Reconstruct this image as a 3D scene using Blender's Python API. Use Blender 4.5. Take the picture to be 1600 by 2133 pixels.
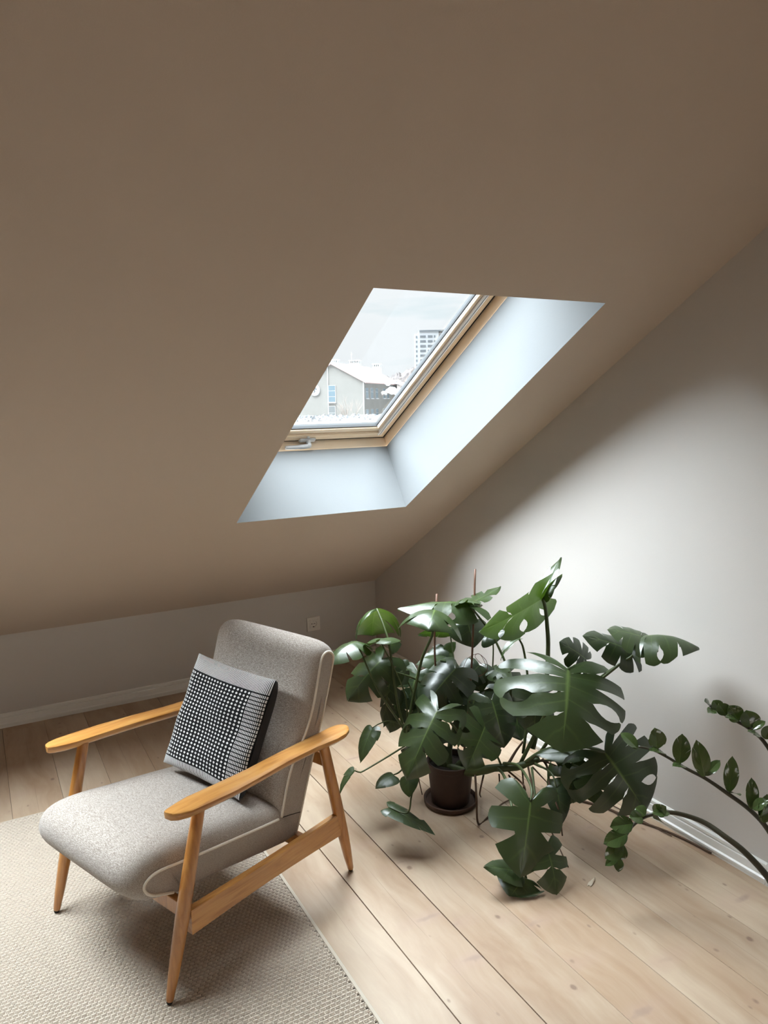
import bpy, bmesh, math, random
import numpy as np
from mathutils import Vector, Matrix, Quaternion
scene = bpy.context.scene
COL = scene.collection
for o in list(bpy.data.objects):
    bpy.data.objects.remove(o)

# ---------------------------------------------------------------- camera, sky, sun, exposure
CAM = Vector((-2.174, -4.071, 1.6))
cam_data = bpy.data.cameras.new('camera')
cam_data.sensor_fit = 'HORIZONTAL'
cam_data.sensor_width = 36.0
cam_data.lens = 36.0 * 1558.5 / 1600.0
cam_data.clip_start = 0.05
cam_data.clip_end = 2000
camera = bpy.data.objects.new('camera', cam_data)
COL.objects.link(camera)
RIGHT = Vector((0.873669, -0.486226, -0.016938))
UP = Vector((0.085866, 0.119831, 0.989074))
FWD = Vector((0.478884, 0.865578, -0.146443))
m3 = Matrix((RIGHT, UP, -FWD)).transposed()
camera.matrix_world = Matrix.Translation(CAM) @ m3.to_4x4()
scene.camera = camera

scene.view_settings.view_transform = 'Standard'
scene.view_settings.look = 'None'
scene.view_settings.gamma = 1.0
scene.view_settings.use_curve_mapping = False
scene.view_settings.exposure = 0.0

world = bpy.data.worlds.new('overcast_sky')
scene.world = world
world.use_nodes = True
wt = world.node_tree
wt.nodes.clear()
w_out = wt.nodes.new('ShaderNodeOutputWorld')
w_bg = wt.nodes.new('ShaderNodeBackground')
w_tc = wt.nodes.new('ShaderNodeTexCoord')
w_map = wt.nodes.new('ShaderNodeMapping')
w_map.inputs['Scale'].default_value = (2.2, 2.2, 14.0)
w_noise = wt.nodes.new('ShaderNodeTexNoise')
w_noise.inputs['Scale'].default_value = 1.6
w_noise.inputs['Detail'].default_value = 5
w_ramp = wt.nodes.new('ShaderNodeValToRGB')
w_ramp.color_ramp.elements[0].position = 0.27
w_ramp.color_ramp.elements[0].color = (0.66, 0.82, 0.87, 1)
w_ramp.color_ramp.elements[1].position = 0.47
w_ramp.color_ramp.elements[1].color = (0.93, 0.97, 1.0, 1)
wt.links.new(w_tc.outputs['Generated'], w_map.inputs['Vector'])
wt.links.new(w_map.outputs['Vector'], w_noise.inputs['Vector'])
wt.links.new(w_noise.outputs['Fac'], w_ramp.inputs['Fac'])
wt.links.new(w_ramp.outputs['Color'], w_bg.inputs['Color'])
wt.links.new(w_bg.outputs['Background'], w_out.inputs['Surface'])
w_bg.inputs['Strength'].default_value = 1.0

# the bright part of the overcast sky: a very wide, soft sun over the roof slope
sun_data = bpy.data.lights.new('hazy_sun', 'SUN')
sun_data.energy = 45.0
sun_data.angle = math.radians(80)
sun_data.color = (0.86, 0.94, 1.0)
sun = bpy.data.objects.new('hazy_sun', sun_data)
sun_dir = Vector((0.29, -0.29, -0.91)).normalized()
sun.rotation_euler = (-sun_dir).to_track_quat('Z', 'Y').to_euler()
sun.location = (0, 10, 20)
COL.objects.link(sun)

# added fill lamp at an opening in the opposite roof slope, behind the camera
fill_data = bpy.data.lights.new('rear_fill_lamp', 'AREA')
fill_data.shape = 'RECTANGLE'
fill_data.size = 1.9
fill_data.size_y = 1.3
fill_data.energy = 13
fill_data.color = (1.0, 0.93, 0.85)
fill_lamp = bpy.data.objects.new('rear_fill_lamp', fill_data)
COL.objects.link(fill_lamp)
# its place is set next to the rear slope below

# ---------------------------------------------------------------- helpers
def tag(o, label=None, cat=None, group=None, kind=None):
    if label: o['label'] = label
    if cat: o['category'] = cat
    if group: o['group'] = group
    if kind: o['kind'] = kind
    return o

def empty(name, loc=(0, 0, 0), rot=None):
    o = bpy.data.objects.new(name, None)
    COL.objects.link(o)
    if rot is not None:
        o.matrix_world = Matrix.Translation(Vector(loc)) @ rot.to_4x4()
    else:
        o.location = loc
    o.empty_display_size = 0.1
    return o

def mk(name, verts, faces, mat=None, parent=None, smooth=False, mesh=None):
    if mesh is None:
        mesh = bpy.data.meshes.new(name)
        mesh.from_pydata([tuple(v) for v in verts], [], faces)
        if smooth:
            mesh.polygons.foreach_set('use_smooth', [True] * len(mesh.polygons))
        if mat: mesh.materials.append(mat)
        mesh.update()
    o = bpy.data.objects.new(name, mesh)
    COL.objects.link(o)
    if parent is not None: o.parent = parent
    return o

def from_bm(name, bm, mat=None, parent=None, smooth=False):
    mesh = bpy.data.meshes.new(name)
    bmesh.ops.recalc_face_normals(bm, faces=bm.faces[:])
    bm.to_mesh(mesh); bm.free()
    if smooth: mesh.polygons.foreach_set('use_smooth', [True] * len(mesh.polygons))
    if mat: mesh.materials.append(mat)
    o = bpy.data.objects.new(name, mesh)
    COL.objects.link(o)
    if parent is not None: o.parent = parent
    return o

def bm_box(bm, lo, hi, M=None):
    lo, hi = Vector(lo), Vector(hi)
    r = bmesh.ops.create_cube(bm, size=1.0)
    vs = r['verts']
    for v in vs:
        v.co = Vector(((v.co.x + .5) * (hi.x - lo.x) + lo.x, (v.co.y + .5) * (hi.y - lo.y) + lo.y, (v.co.z + .5) * (hi.z - lo.z) + lo.z))
        if M is not None: v.co = M @ v.co
    return vs

def box(name, lo, hi, mat, parent=None, bev=0.0, M=None, seg=2):
    bm = bmesh.new()
    bm_box(bm, lo, hi)
    if bev > 0:
        bmesh.ops.bevel(bm, geom=bm.edges[:] + bm.verts[:], offset=bev, segments=seg, profile=.5, affect='EDGES')
    if M is not None: bm.transform(M)
    return from_bm(name, bm, mat, parent, smooth=False)

def catmull(pts, n=6):
    P = [Vector(p) for p in pts]
    if len(P) < 3: 
        return [P[0].lerp(P[-1], i / n) for i in range(n + 1)]
    Q = [P[0] * 2 - P[1]] + P + [P[-1] * 2 - P[-2]]
    out = []
    for i in range(1, len(Q) - 2):
        a, b, c, d = Q[i - 1], Q[i], Q[i + 1], Q[i + 2]
        for k in range(n):
            t = k / n
            out.append(0.5 * ((2 * b) + (c - a) * t + (2 * a - 5 * b + 4 * c - d) * t * t + (3 * b - a - 3 * c + d) * t ** 3))
    out.append(P[-1])
    return out

def tube_data(pts, radii, n=8, cap=True, off=0):
    P = [Vector(p) for p in pts]
    if not hasattr(radii, '__len__'): radii = [radii] * len(P)
    verts, faces = [], []
    prev = None
    for i, p in enumerate(P):
        t = (P[min(i + 1, len(P) - 1)] - P[max(i - 1, 0)]).normalized()
        if prev is None:
            u = t.orthogonal().normalized()
        else:
            u = (prev - t * prev.dot(t)).normalized()
        prev = u
        v = t.cross(u)
        for k in range(n):
            a = 2 * math.pi * k / n
            verts.append(p + (u * math.cos(a) + v * math.sin(a)) * radii[i])
    for i in range(len(P) - 1):
        for k in range(n):
            k2 = (k + 1) % n
            faces.append((off + i * n + k, off + i * n + k2, off + (i + 1) * n + k2, off + (i + 1) * n + k))
    if cap:
        faces.append(tuple(off + k for k in reversed(range(n))))
        faces.append(tuple(off + (len(P) - 1) * n + k for k in range(n)))
    return verts, faces

def tube(name, pts, radii, mat, parent=None, n=8, smooth=True):
    v, f = tube_data(pts, radii, n)
    return mk(name, v, f, mat, parent, smooth)

def lathe(name, prof, mat, parent=None, loc=(0, 0, 0), n=48):
    verts, faces = [], []
    for r, z in prof:
        for k in range(n):
            a = 2 * math.pi * k / n
            verts.append((loc[0] + r * math.cos(a), loc[1] + r * math.sin(a), loc[2] + z))
    for i in range(len(prof) - 1):
        for k in range(n):
            k2 = (k + 1) % n
            faces.append((i * n + k, i * n + k2, (i + 1) * n + k2, (i + 1) * n + k))
    faces.append(tuple(reversed(range(n))))
    faces.append(tuple((len(prof) - 1) * n + k for k in range(n)))
    o = mk(name, verts, faces, mat, parent, True)
    return o

def smooth_by_angle(o, deg=35):
    me = o.data
    me.polygons.foreach_set('use_smooth', [True] * len(me.polygons))
    bm = bmesh.new(); bm.from_mesh(me)
    for e in bm.edges:
        if len(e.link_faces) == 2 and e.calc_face_angle(0) > math.radians(deg):
            e.smooth = False
    bm.to_mesh(me); bm.free()
    return o

# ---------------------------------------------------------------- materials
class NT:
    """tiny builder for node materials"""
    def __init__(s, name):
        s.m = bpy.data.materials.new(name)
        s.m.use_nodes = True
        s.t = s.m.node_tree
        s.t.nodes.clear()
        s.out = s.t.nodes.new('ShaderNodeOutputMaterial')
    def n(s, typ, ins=None, **attrs):
        nd = s.t.nodes.new('ShaderNode' + typ)
        for k, v in attrs.items(): setattr(nd, k, v)
        for k, v in (ins or {}).items():
            sock = nd.inputs[k]
            if hasattr(v, 'is_output') or isinstance(v, bpy.types.NodeSocket): s.t.links.new(v, sock)
            else: sock.default_value = v
        return nd
    def math(s, op, a, b=0.0, c=None):
        nd = s.t.nodes.new('ShaderNodeMath'); nd.operation = op
        for i, v in enumerate((a, b) if c is None else (a, b, c)):
            if isinstance(v, bpy.types.NodeSocket): s.t.links.new(v, nd.inputs[i])
            else: nd.inputs[i].default_value = v
        return nd.outputs[0]
    def mix(s, fac, a, b, blend='MIX'):
        nd = s.t.nodes.new('ShaderNodeMix'); nd.data_type = 'RGBA'; nd.blend_type = blend
        for i, v in ((0, fac), (6, a), (7, b)):
            if isinstance(v, bpy.types.NodeSocket): s.t.links.new(v, nd.inputs[i])
            else: nd.inputs[i].default_value = v if i == 0 else (v if len(v) == 4 else (*v, 1))
        return nd.outputs[2]
    def ramp(s, fac, stops):
        nd = s.t.nodes.new('ShaderNodeValToRGB')
        el = nd.color_ramp.elements
        while len(el) < len(stops): el.new(0.5)
        for e, (p, c) in zip(el, stops):
            e.position = p; e.color = c if len(c) == 4 else (*c, 1)
        s.t.links.new(fac, nd.inputs[0])
        return nd.outputs[0]
    def bump(s, h, strength=.2, dist=.01):
        return s.n('Bump', {'Height': h, 'Strength': strength, 'Distance': dist}).outputs[0]
    def bsdf(s, **k):
        nd = s.t.nodes.new('ShaderNodeBsdfPrincipled')
        names = dict(color='Base Color', rough='Roughness', metal='Metallic', normal='Normal', spec='Specular IOR Level', coat='Coat Weight', coat_rough='Coat Roughness', sheen='Sheen Weight', alpha='Alpha')
        for kk, v in k.items():
            so = nd.inputs[names[kk]]
            if isinstance(v, bpy.types.NodeSocket): s.t.links.new(v, so)
            else: so.default_value = (*v, 1) if kk == 'color' and len(v) == 3 else v
        return nd
    def done(s, sh):
        s.t.links.new(sh.outputs[0] if hasattr(sh, 'outputs') else sh, s.out.inputs[0])
        return s.m

def plain(name, color, rough=.6, metal=0., spec=.5, var=0.0, scale=20, bump=0.0):
    t = NT(name)
    tc = t.n('TexCoord').outputs['Object']
    col = color
    kw = {}
    if var or bump:
        nz = t.n('TexNoise', {'Vector': tc, 'Scale': scale, 'Detail': 4.0}).outputs['Fac']
        if var:
            col = t.mix(nz, tuple(c * (1 - var) for c in color), tuple(min(1, c * (1 + var)) for c in color))
        if bump: kw['normal'] = t.bump(nz, bump, .004)
    return t.done(t.bsdf(color=col, rough=rough, metal=metal, spec=spec, **kw))

def paint(name, color, rough=.85):
    t = NT(name)
    tc = t.n('TexCoord').outputs['Object']
    n1 = t.n('TexNoise', {'Vector': tc, 'Scale': 260.0, 'Detail': 3.0}).outputs['Fac']
    n2 = t.n('TexNoise', {'Vector': tc, 'Scale': 1.3, 'Detail': 3.0}).outputs['Fac']
    col = t.mix(n2, tuple(c * .975 for c in color), tuple(c * 1.02 for c in color))
    return t.done(t.bsdf(color=col, rough=rough, spec=.25, normal=t.bump(n1, .12, .002)))

M_wall = paint('wall_paint', (.575, .545, .515))
M_ceil = paint('ceiling_paint', (.58, .49, .41))
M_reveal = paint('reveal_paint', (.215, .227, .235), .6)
M_trim = plain('white_gloss_trim', (.80, .80, .77), .35, var=.02)
M_dark = plain('dark_gap', (.012, .009, .007), .9)

def floor_material():
    t = NT('whitewashed_pine')
    tc = t.n('TexCoord').outputs['Object']
    rnd = t.n('ObjectInfo').outputs['Random']
    offs = t.n('CombineXYZ', {'X': t.math('MULTIPLY', rnd, 31.0), 'Y': t.math('MULTIPLY', rnd, 57.0), 'Z': t.math('MULTIPLY', rnd, 13.0)}).outputs[0]
    p = t.n('VectorMath', {0: tc, 1: offs}, operation='ADD').outputs[0]
    st = t.n('Mapping', {'Vector': p, 'Scale': (14.0, .9, 14.0)}).outputs[0]
    warp = t.n('TexNoise', {'Vector': p, 'Scale': 3.0, 'Detail': 2.0}).outputs['Color']
    st2 = t.n('VectorMath', {0: st, 1: t.n('VectorMath', {0: warp, 'Scale': 1.6}, operation='SCALE').outputs[0]}, operation='ADD').outputs[0]
    grain = t.n('TexNoise', {'Vector': st2, 'Scale': 2.2, 'Detail': 5.0, 'Roughness': .6}).outputs['Fac']
    broad = t.n('TexNoise', {'Vector': t.n('Mapping', {'Vector': p, 'Scale': (5., 1.3, 5.)}).outputs[0], 'Scale': 1.0, 'Detail': 2.0}).outputs['Fac']
    c = t.ramp(grain, [(.30, (.345, .23, .147)), (.5, (.455, .34, .235)), (.70, (.545, .445, .335))])
    c = t.mix(t.math('MULTIPLY', broad, .75), c, (.600, .440, .310), 'MULTIPLY')
    c = t.mix(.55, c, t.ramp(broad, [(.38, (.36, .24, .155)), (.62, (.585, .488, .375))]))
    # knots and pitch streaks
    sc2 = lambda v, k: t.n('VectorMath', {0: v, 'Scale': k}, operation='SCALE').outputs[0]
    addv = lambda u, v: t.n('VectorMath', {0: u, 1: v}, operation='ADD').outputs[0]
    def spots(scale, thr, r0, r1, wob):
        kp = addv(t.n('Mapping', {'Vector': p, 'Scale': scale}).outputs[0], sc2(warp2, wob))
        vor = t.n('TexVoronoi', {'Vector': kp, 'Scale': 1.0, 'Randomness': 1.0})
        keep = t.math('GREATER_THAN', t.n('SeparateColor', {0: vor.outputs['Color']}).outputs[0], thr)
        f = lambda lo, hi: t.math('MULTIPLY', t.ramp(vor.outputs['Distance'], [(lo, (1, 1, 1)), (hi, (0, 0, 0))]), keep)
        return f(r0, r1), f(r1 * .6, r1 * 3.2)
    warp2 = t.n('TexNoise', {'Vector': p, 'Scale': 24.0, 'Detail': 2.0}).outputs['Color']
    k1, h1 = spots((9.0, 7.0, 0.0), .42, .05, .10, .10)
    k2, h2 = spots((3.4, 11.0, 0.0), .62, .05, .15, .25)
    k3, h3 = spots((22.0, 13.0, 0.0), .80, .06, .14, .10)
    c = t.mix(t.math('MULTIPLY', h1, .40), c, (.40, .27, .19))
    c = t.mix(t.math('MULTIPLY', h2, .35), c, (.42, .29, .23))
    c = t.mix(t.math('MULTIPLY', k2, .50), c, (.27, .19, .155))
    c = t.mix(t.math('MULTIPLY', k1, .78), c, (.17, .105, .075))
    c = t.mix(t.math('MULTIPLY', k3, .70), c, (.20, .125, .09))
    # shallow drying crack along the middle of the boards
    px = t.n('SeparateXYZ', {0: tc}).outputs
    fx = t.math('FRACT', t.math('DIVIDE', t.math('ADD', px[0], 10 * .1918 + .034), .1918))
    wv = t.n('TexNoise', {'Vector': t.n('Mapping', {'Vector': p, 'Scale': (.3, 2.2, 1.)}).outputs[0], 'Scale': 1.0, 'Detail': 3.0}).outputs['Fac']
    ln = t.math('ABSOLUTE', t.math('SUBTRACT', t.math('ADD', fx, t.math('MULTIPLY', t.math('SUBTRACT', wv, .5), .10)), .5))
    crack = t.math('MULTIPLY', t.math('LESS_THAN', ln, .0042), t.ramp(wv, [(.44, (0, 0, 0)), (.56, (1, 1, 1))]))
    c = t.mix(t.math('MULTIPLY', crack, .55), c, (.20, .13, .09))
    rv = t.math('ADD', .93, t.math('MULTIPLY', rnd, .12))
    c = t.mix(1.0, c, t.n('CombineColor', {0: rv, 1: rv, 2: rv}).outputs[0], 'MULTIPLY')
    fine = t.n('TexNoise', {'Vector': t.n('Mapping', {'Vector': p, 'Scale': (120., 4., 120.)}).outputs[0], 'Scale': 1.5, 'Detail': 3.0}).outputs['Fac']
    c = t.mix(t.math('MULTIPLY', fine, .18), c, (.36, .27, .2))
    return t.done(t.bsdf(color=c, rough=.42, spec=.4, normal=t.bump(fine, .08, .002)))
M_floor = floor_material()

def wood(name, dark, mid, light, scale=(4., 60., 60.), rough=.28, coat=.5):
    t = NT(name)
    tc = t.n('TexCoord').outputs['Object']
    st = t.n('Mapping', {'Vector': tc, 'Scale': scale}).outputs[0]
    g = t.n('TexNoise', {'Vector': st, 'Scale': 1.0, 'Detail': 6.0, 'Roughness': .55, 'Distortion': .6}).outputs['Fac']
    c = t.ramp(g, [(.3, dark), (.5, mid), (.72, light)])
    return t.done(t.bsdf(color=c, rough=rough, spec=.5, coat=coat, coat_rough=.12, normal=t.bump(g, .03, .002)))
M_chairwood = wood('honey_varnished_wood', (.38, .155, .036), (.53, .245, .062), (.62, .33, .10), (5., 55., 55.))
M_chairleg = wood('honey_varnished_wood_leg', (.32, .118, .026), (.44, .185, .044), (.52, .245, .068), (50., 50., 5.))
M_pine = wood('varnished_pine', (.80, .62, .43), (.86, .71, .53), (.90, .77, .61), (1.8, 30., 30.), .35, .2)
M_pine_v = wood('varnished_pine_side', (.76, .55, .35), (.83, .65, .46), (.87, .71, .54), (30., 1.8, 30.), .35, .2)
M_alu = plain('aluminium', (.88, .89, .90), .35, .3)
M_gasket = plain('grey_gasket', (.07, .075, .08), .5)
M_handle = plain('silver_handle', (.66, .69, .72), .35, .1)

def glass_mat():
    t = NT('window_glass')
    tr = t.n('BsdfTransparent', {'Color': (.97, .985, .98, 1)})
    gl = t.n('BsdfGlossy', {'Color': (1, 1, 1, 1), 'Roughness': .02})
    fr = t.n('Fresnel', {'IOR': 1.45})
    mx = t.n('MixShader', {0: t.math('MULTIPLY', fr.outputs[0], .8), 1: tr.outputs[0], 2: gl.outputs[0]})
    return t.done(mx)
M_glass = glass_mat()

def fabric_mat():
    t = NT('heathered_grey_fabric')
    tc = t.n('TexCoord').outputs['Object']
    a = t.n('TexNoise', {'Vector': t.n('Mapping', {'Vector': tc, 'Scale': (900., 130., 900.)}).outputs[0], 'Scale': 1., 'Detail': 3.}).outputs['Fac']
    b = t.n('TexNoise', {'Vector': t.n('Mapping', {'Vector': tc, 'Scale': (1100., 900., 1100.)}).outputs[0], 'Scale': 1., 'Detail': 2.}).outputs['Fac']
    h = t.math('ADD', t.math('MULTIPLY', a, .68), t.math('MULTIPLY', b, .32))
    c = t.ramp(h, [(.36, (.185, .147, .118)), (.5, (.375, .328, .285)), (.64, (.61, .565, .52))])
    return t.done(t.bsdf(color=c, rough=.9, spec=.15, sheen=.25, normal=t.bump(h, .5, .003)))
M_fabric = fabric_mat()
M_piping = plain('cream_piping', (.74, .68, .58), .8, var=.12, scale=250, bump=.3)
M_thread = plain('rug_thread_light', (.57, .495, .41), .95, var=.12, scale=180)
M_rugbase = plain('rug_base_dark', (.045, .033, .025), .95, var=.2, scale=200)
M_rugedge = plain('rug_edge_tape', (.52, .46, .38), .9, var=.1, scale=300)
M_plastic = plain('white_plastic', (.78, .74, .68), .35)
M_hole = plain('socket_hole', (.02, .018, .016), .6)
M_steel = plain('contact_steel', (.6, .58, .55), .3, 1.0)
M_pot = plain('dark_brown_clay', (.040, .020, .013), .65, var=.25, scale=30, bump=.1)
M_saucer = plain('brown_clay_saucer', (.075, .040, .026), .6, var=.2, scale=30)
M_soil = plain('potting_soil', (.018, .012, .008), 1.0, var=.5, scale=90, bump=.8)
M_stem = plain('green_stem', (.055, .075, .022), .5, var=.25, scale=40)
M_root = plain('brown_root', (.085, .045, .024), .8, var=.3, scale=60)
M_stake = plain('bamboo_stake', (.11, .045, .022), .6, var=.3, scale=30)
M_twine = plain('red_brown_twine', (.14, .05, .03), .9)
M_zzstem = plain('dark_zz_stem', (.032, .028, .014), .45, var=.25, scale=40)

def leaf_mat(name, top, top2, under, trans, rough, tw=.25):
    t = NT(name)
    tc = t.n('TexCoord').outputs['Object']
    nz = t.n('TexNoise', {'Vector': tc, 'Scale': 14.0, 'Detail': 3.0}).outputs['Fac']
    vein = t.n('Attribute', attribute_name='vein').outputs['Fac']
    geo = t.n('NewGeometry')
    c = t.mix(nz, top, top2)
    c = t.mix(t.math('MULTIPLY', vein, .75), c, tuple(min(1, x * 1.0) for x in (.12, .16, .07)))
    cu = t.mix(t.math('MULTIPLY', vein, .5), under, (.16, .24, .06))
    col = t.mix(geo.outputs['Backfacing'], c, cu)
    fine = t.n('TexNoise', {'Vector': tc, 'Scale': 60.0, 'Detail': 2.0}).outputs['Fac']
    b = t.bsdf(color=col, rough=rough, spec=.75, normal=t.bump(fine, .12, .004))
    tl = t.n('BsdfTranslucent', {'Color': (*trans, 1)})
    mx = t.n('MixShader', {0: tw, 1: b.outputs[0], 2: tl.outputs[0]})
    return t.done(mx)
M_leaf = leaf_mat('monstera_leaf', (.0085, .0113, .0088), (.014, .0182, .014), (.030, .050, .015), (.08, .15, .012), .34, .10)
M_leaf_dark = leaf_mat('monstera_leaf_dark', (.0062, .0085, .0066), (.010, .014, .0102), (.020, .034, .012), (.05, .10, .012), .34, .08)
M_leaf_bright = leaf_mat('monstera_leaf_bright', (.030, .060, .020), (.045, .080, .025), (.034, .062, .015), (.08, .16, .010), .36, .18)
M_zzleaf = leaf_mat('zz_leaflet', (.012, .024, .009), (.020, .036, .012), (.05, .08, .025), (.08, .13, .02), .14, .08)

# ---------------------------------------------------------------- room shell
TH = math.radians(32.339)
TT, CT, ST = math.tan(TH), math.cos(TH), math.sin(TH)
H0 = 0.485                       # height of the knee wall
RIDGE_Y, X_LEFT = -4.75, -5.6
Z_RIDGE = H0 - RIDGE_Y * TT
def slope(x, s, o=0.0):          # point on the front roof slope, o = outward
    return Vector((x, -s * CT + o * ST, H0 + s * ST + o * CT))
SKY = [(-1.181, -0.326), (-3.02, -2.165)]
S0, S1, REV = 1.126, 2.65, 0.337
WT = 0.012                       # walls stand this far behind the baseboard face

floor = box('floor', (X_LEFT - .1, -9.7, -.06), (WT, WT, -.012), M_dark)
tag(floor, 'pale pine plank floor of the attic room', kind='structure')
pitch = 0.1918
seam = -0.034
widths = []
xs = [WT, seam]
while xs[-1] > X_LEFT: xs.append(xs[-1] - pitch)
random.seed(4)
gaps = {-1.185: .0036, -.998: .0030, -.807: .0012, -.226: .0022}
for i in range(len(xs) - 1):
    a, b = xs[i + 1], xs[i]
    ga = min([(abs(a - k), v) for k, v in gaps.items()])[1] if min(abs(a - k) for k in gaps) < .02 else .0011
    gb = min([(abs(b - k), v) for k, v in gaps.items()])[1] if min(abs(b - k) for k in gaps) < .02 else .0011
    y = WT
    cut = -random.uniform(3.2, 4.6)
    for y0, y1 in ((cut, y), (-9.6, cut - .0015)):
        bm = bmesh.new()
        bm_box(bm, (a + ga / 2, y0, -.02), (b - gb / 2, y1, random.uniform(-.0004, .0002)))
        top = [e for e in bm.edges if all(v.co.z > -.01 for v in e.verts)]
        bmesh.ops.bevel(bm, geom=top, offset=.0006, segments=1, affect='EDGES')
        from_bm('plank', bm, M_floor, floor)

def quad_strip(name, quads, mat, parent=None):
    v, f = [], []
    for q in quads:
        k = len(v); v += [Vector(p) for p in q]; f.append(tuple(range(k, k + len(q))))
    return mk(name, v, f, mat, parent)

wall_back = quad_strip('wall_back', [[(X_LEFT, WT, -.02), (WT, WT, -.02), (WT, WT, H0), (X_LEFT, WT, H0)]], M_wall)
tag(wall_back, 'low white knee wall under the sloping ceiling', kind='structure')
yb = 2 * RIDGE_Y
gable = lambda x: [(x, WT, -.02), (x, WT, H0 - WT * TT), (x, RIDGE_Y, Z_RIDGE), (x, yb, H0), (x, yb, -.02)]
wall_right = quad_strip('wall_right', [gable(WT)], M_wall)
tag(wall_right, 'white gable wall rising behind the plants', kind='structure')
tag(quad_strip('wall_left', [gable(X_LEFT)], M_wall), 'white gable wall at the far end of the room', kind='structure')
tag(quad_strip('wall_front', [[(X_LEFT, yb, -.02), (WT, yb, -.02), (WT, yb, H0), (X_LEFT, yb, H0)]], M_wall), 'low knee wall behind the camera', kind='structure')

def grid_with_holes(fn, x0, x1, s0, s1, holes):
    X = sorted({x0, x1, *[h[0] for h in holes], *[h[1] for h in holes]})
    S = sorted({s0, s1, *[h[2] for h in holes], *[h[3] for h in holes]})
    q = []
    for i in range(len(X) - 1):
        for j in range(len(S) - 1):
            cx, cs = (X[i] + X[i + 1]) / 2, (S[j] + S[j + 1]) / 2
            if any(h[0] < cx < h[1] and h[2] < cs < h[3] for h in holes): continue
            q.append([fn(X[i], S[j]), fn(X[i + 1], S[j]), fn(X[i + 1], S[j + 1]), fn(X[i], S[j + 1])])
    return q
SR = -RIDGE_Y / CT
qs = grid_with_holes(lambda x, s: slope(x, s), X_LEFT, WT, -WT / CT, SR, [(a, b, S0, S1) for a, b in SKY])
def rear(x, s, o=0.0):
    return Vector((x, yb + s * CT - o * ST, H0 + s * ST + o * CT))
REAR = (-3.6, -1.7, 1.4, 2.7)  # opening added to let the fill lamp in
qr = grid_with_holes(lambda x, s: rear(x, s), X_LEFT, WT, 0, SR, [REAR])
a, b, c, d = REAR
qv = [[rear(a, c), rear(b, c), rear(b, c, .3), rear(a, c, .3)], [rear(a, d), rear(b, d), rear(b, d, .3), rear(a, d, .3)],
      [rear(a, c), rear(a, d), rear(a, d, .3), rear(a, c, .3)], [rear(b, c), rear(b, d), rear(b, d, .3), rear(b, c, .3)]]
ceiling = quad_strip('ceiling', qs, M_ceil)
tag(ceiling, 'smooth sloping attic ceiling around the skylight', kind='structure')
rear_slope = quad_strip('ceiling_rear', qr + qv, M_ceil)
tag(rear_slope, 'opposite roof slope behind the camera', kind='structure')
fill_lamp.matrix_world = Matrix.Translation(rear((a + b) / 2, (c + d) / 2, .32)) @ Matrix((Vector((1, 0, 0)), Vector((0, CT, ST)).normalized(), Vector((0, -ST, CT)))).transposed().to_4x4()

# ---------------------------------------------------------------- skylights
def obox(bm, x0, x1, s0, s1, o0, o1):
    """box in roof coordinates"""
    vs = bm_box(bm, (x0, s0, o0), (x1, s1, o1))
    for v in vs: v.co = slope(v.co.x, v.co.y, v.co.z)
    return vs
def rbox(name, x0, x1, s0, s1, o0, o1, mat, parent, bev=.002):
    bm = bmesh.new()
    bm_box(bm, (x0, s0, o0), (x1, s1, o1))
    if bev: bmesh.ops.bevel(bm, geom=bm.edges[:], offset=bev, segments=2, affect='EDGES')
    # keep own axes for grain: object sits on the slope
    o = from_bm(name, bm, mat, parent)
    o.matrix_local = ROOF
    return smooth_by_angle(o)
ROOF = Matrix(((1, 0, 0, 0), (0, -CT, ST, 0), (0, ST, CT, H0), (0, 0, 0, 1)))

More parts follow.
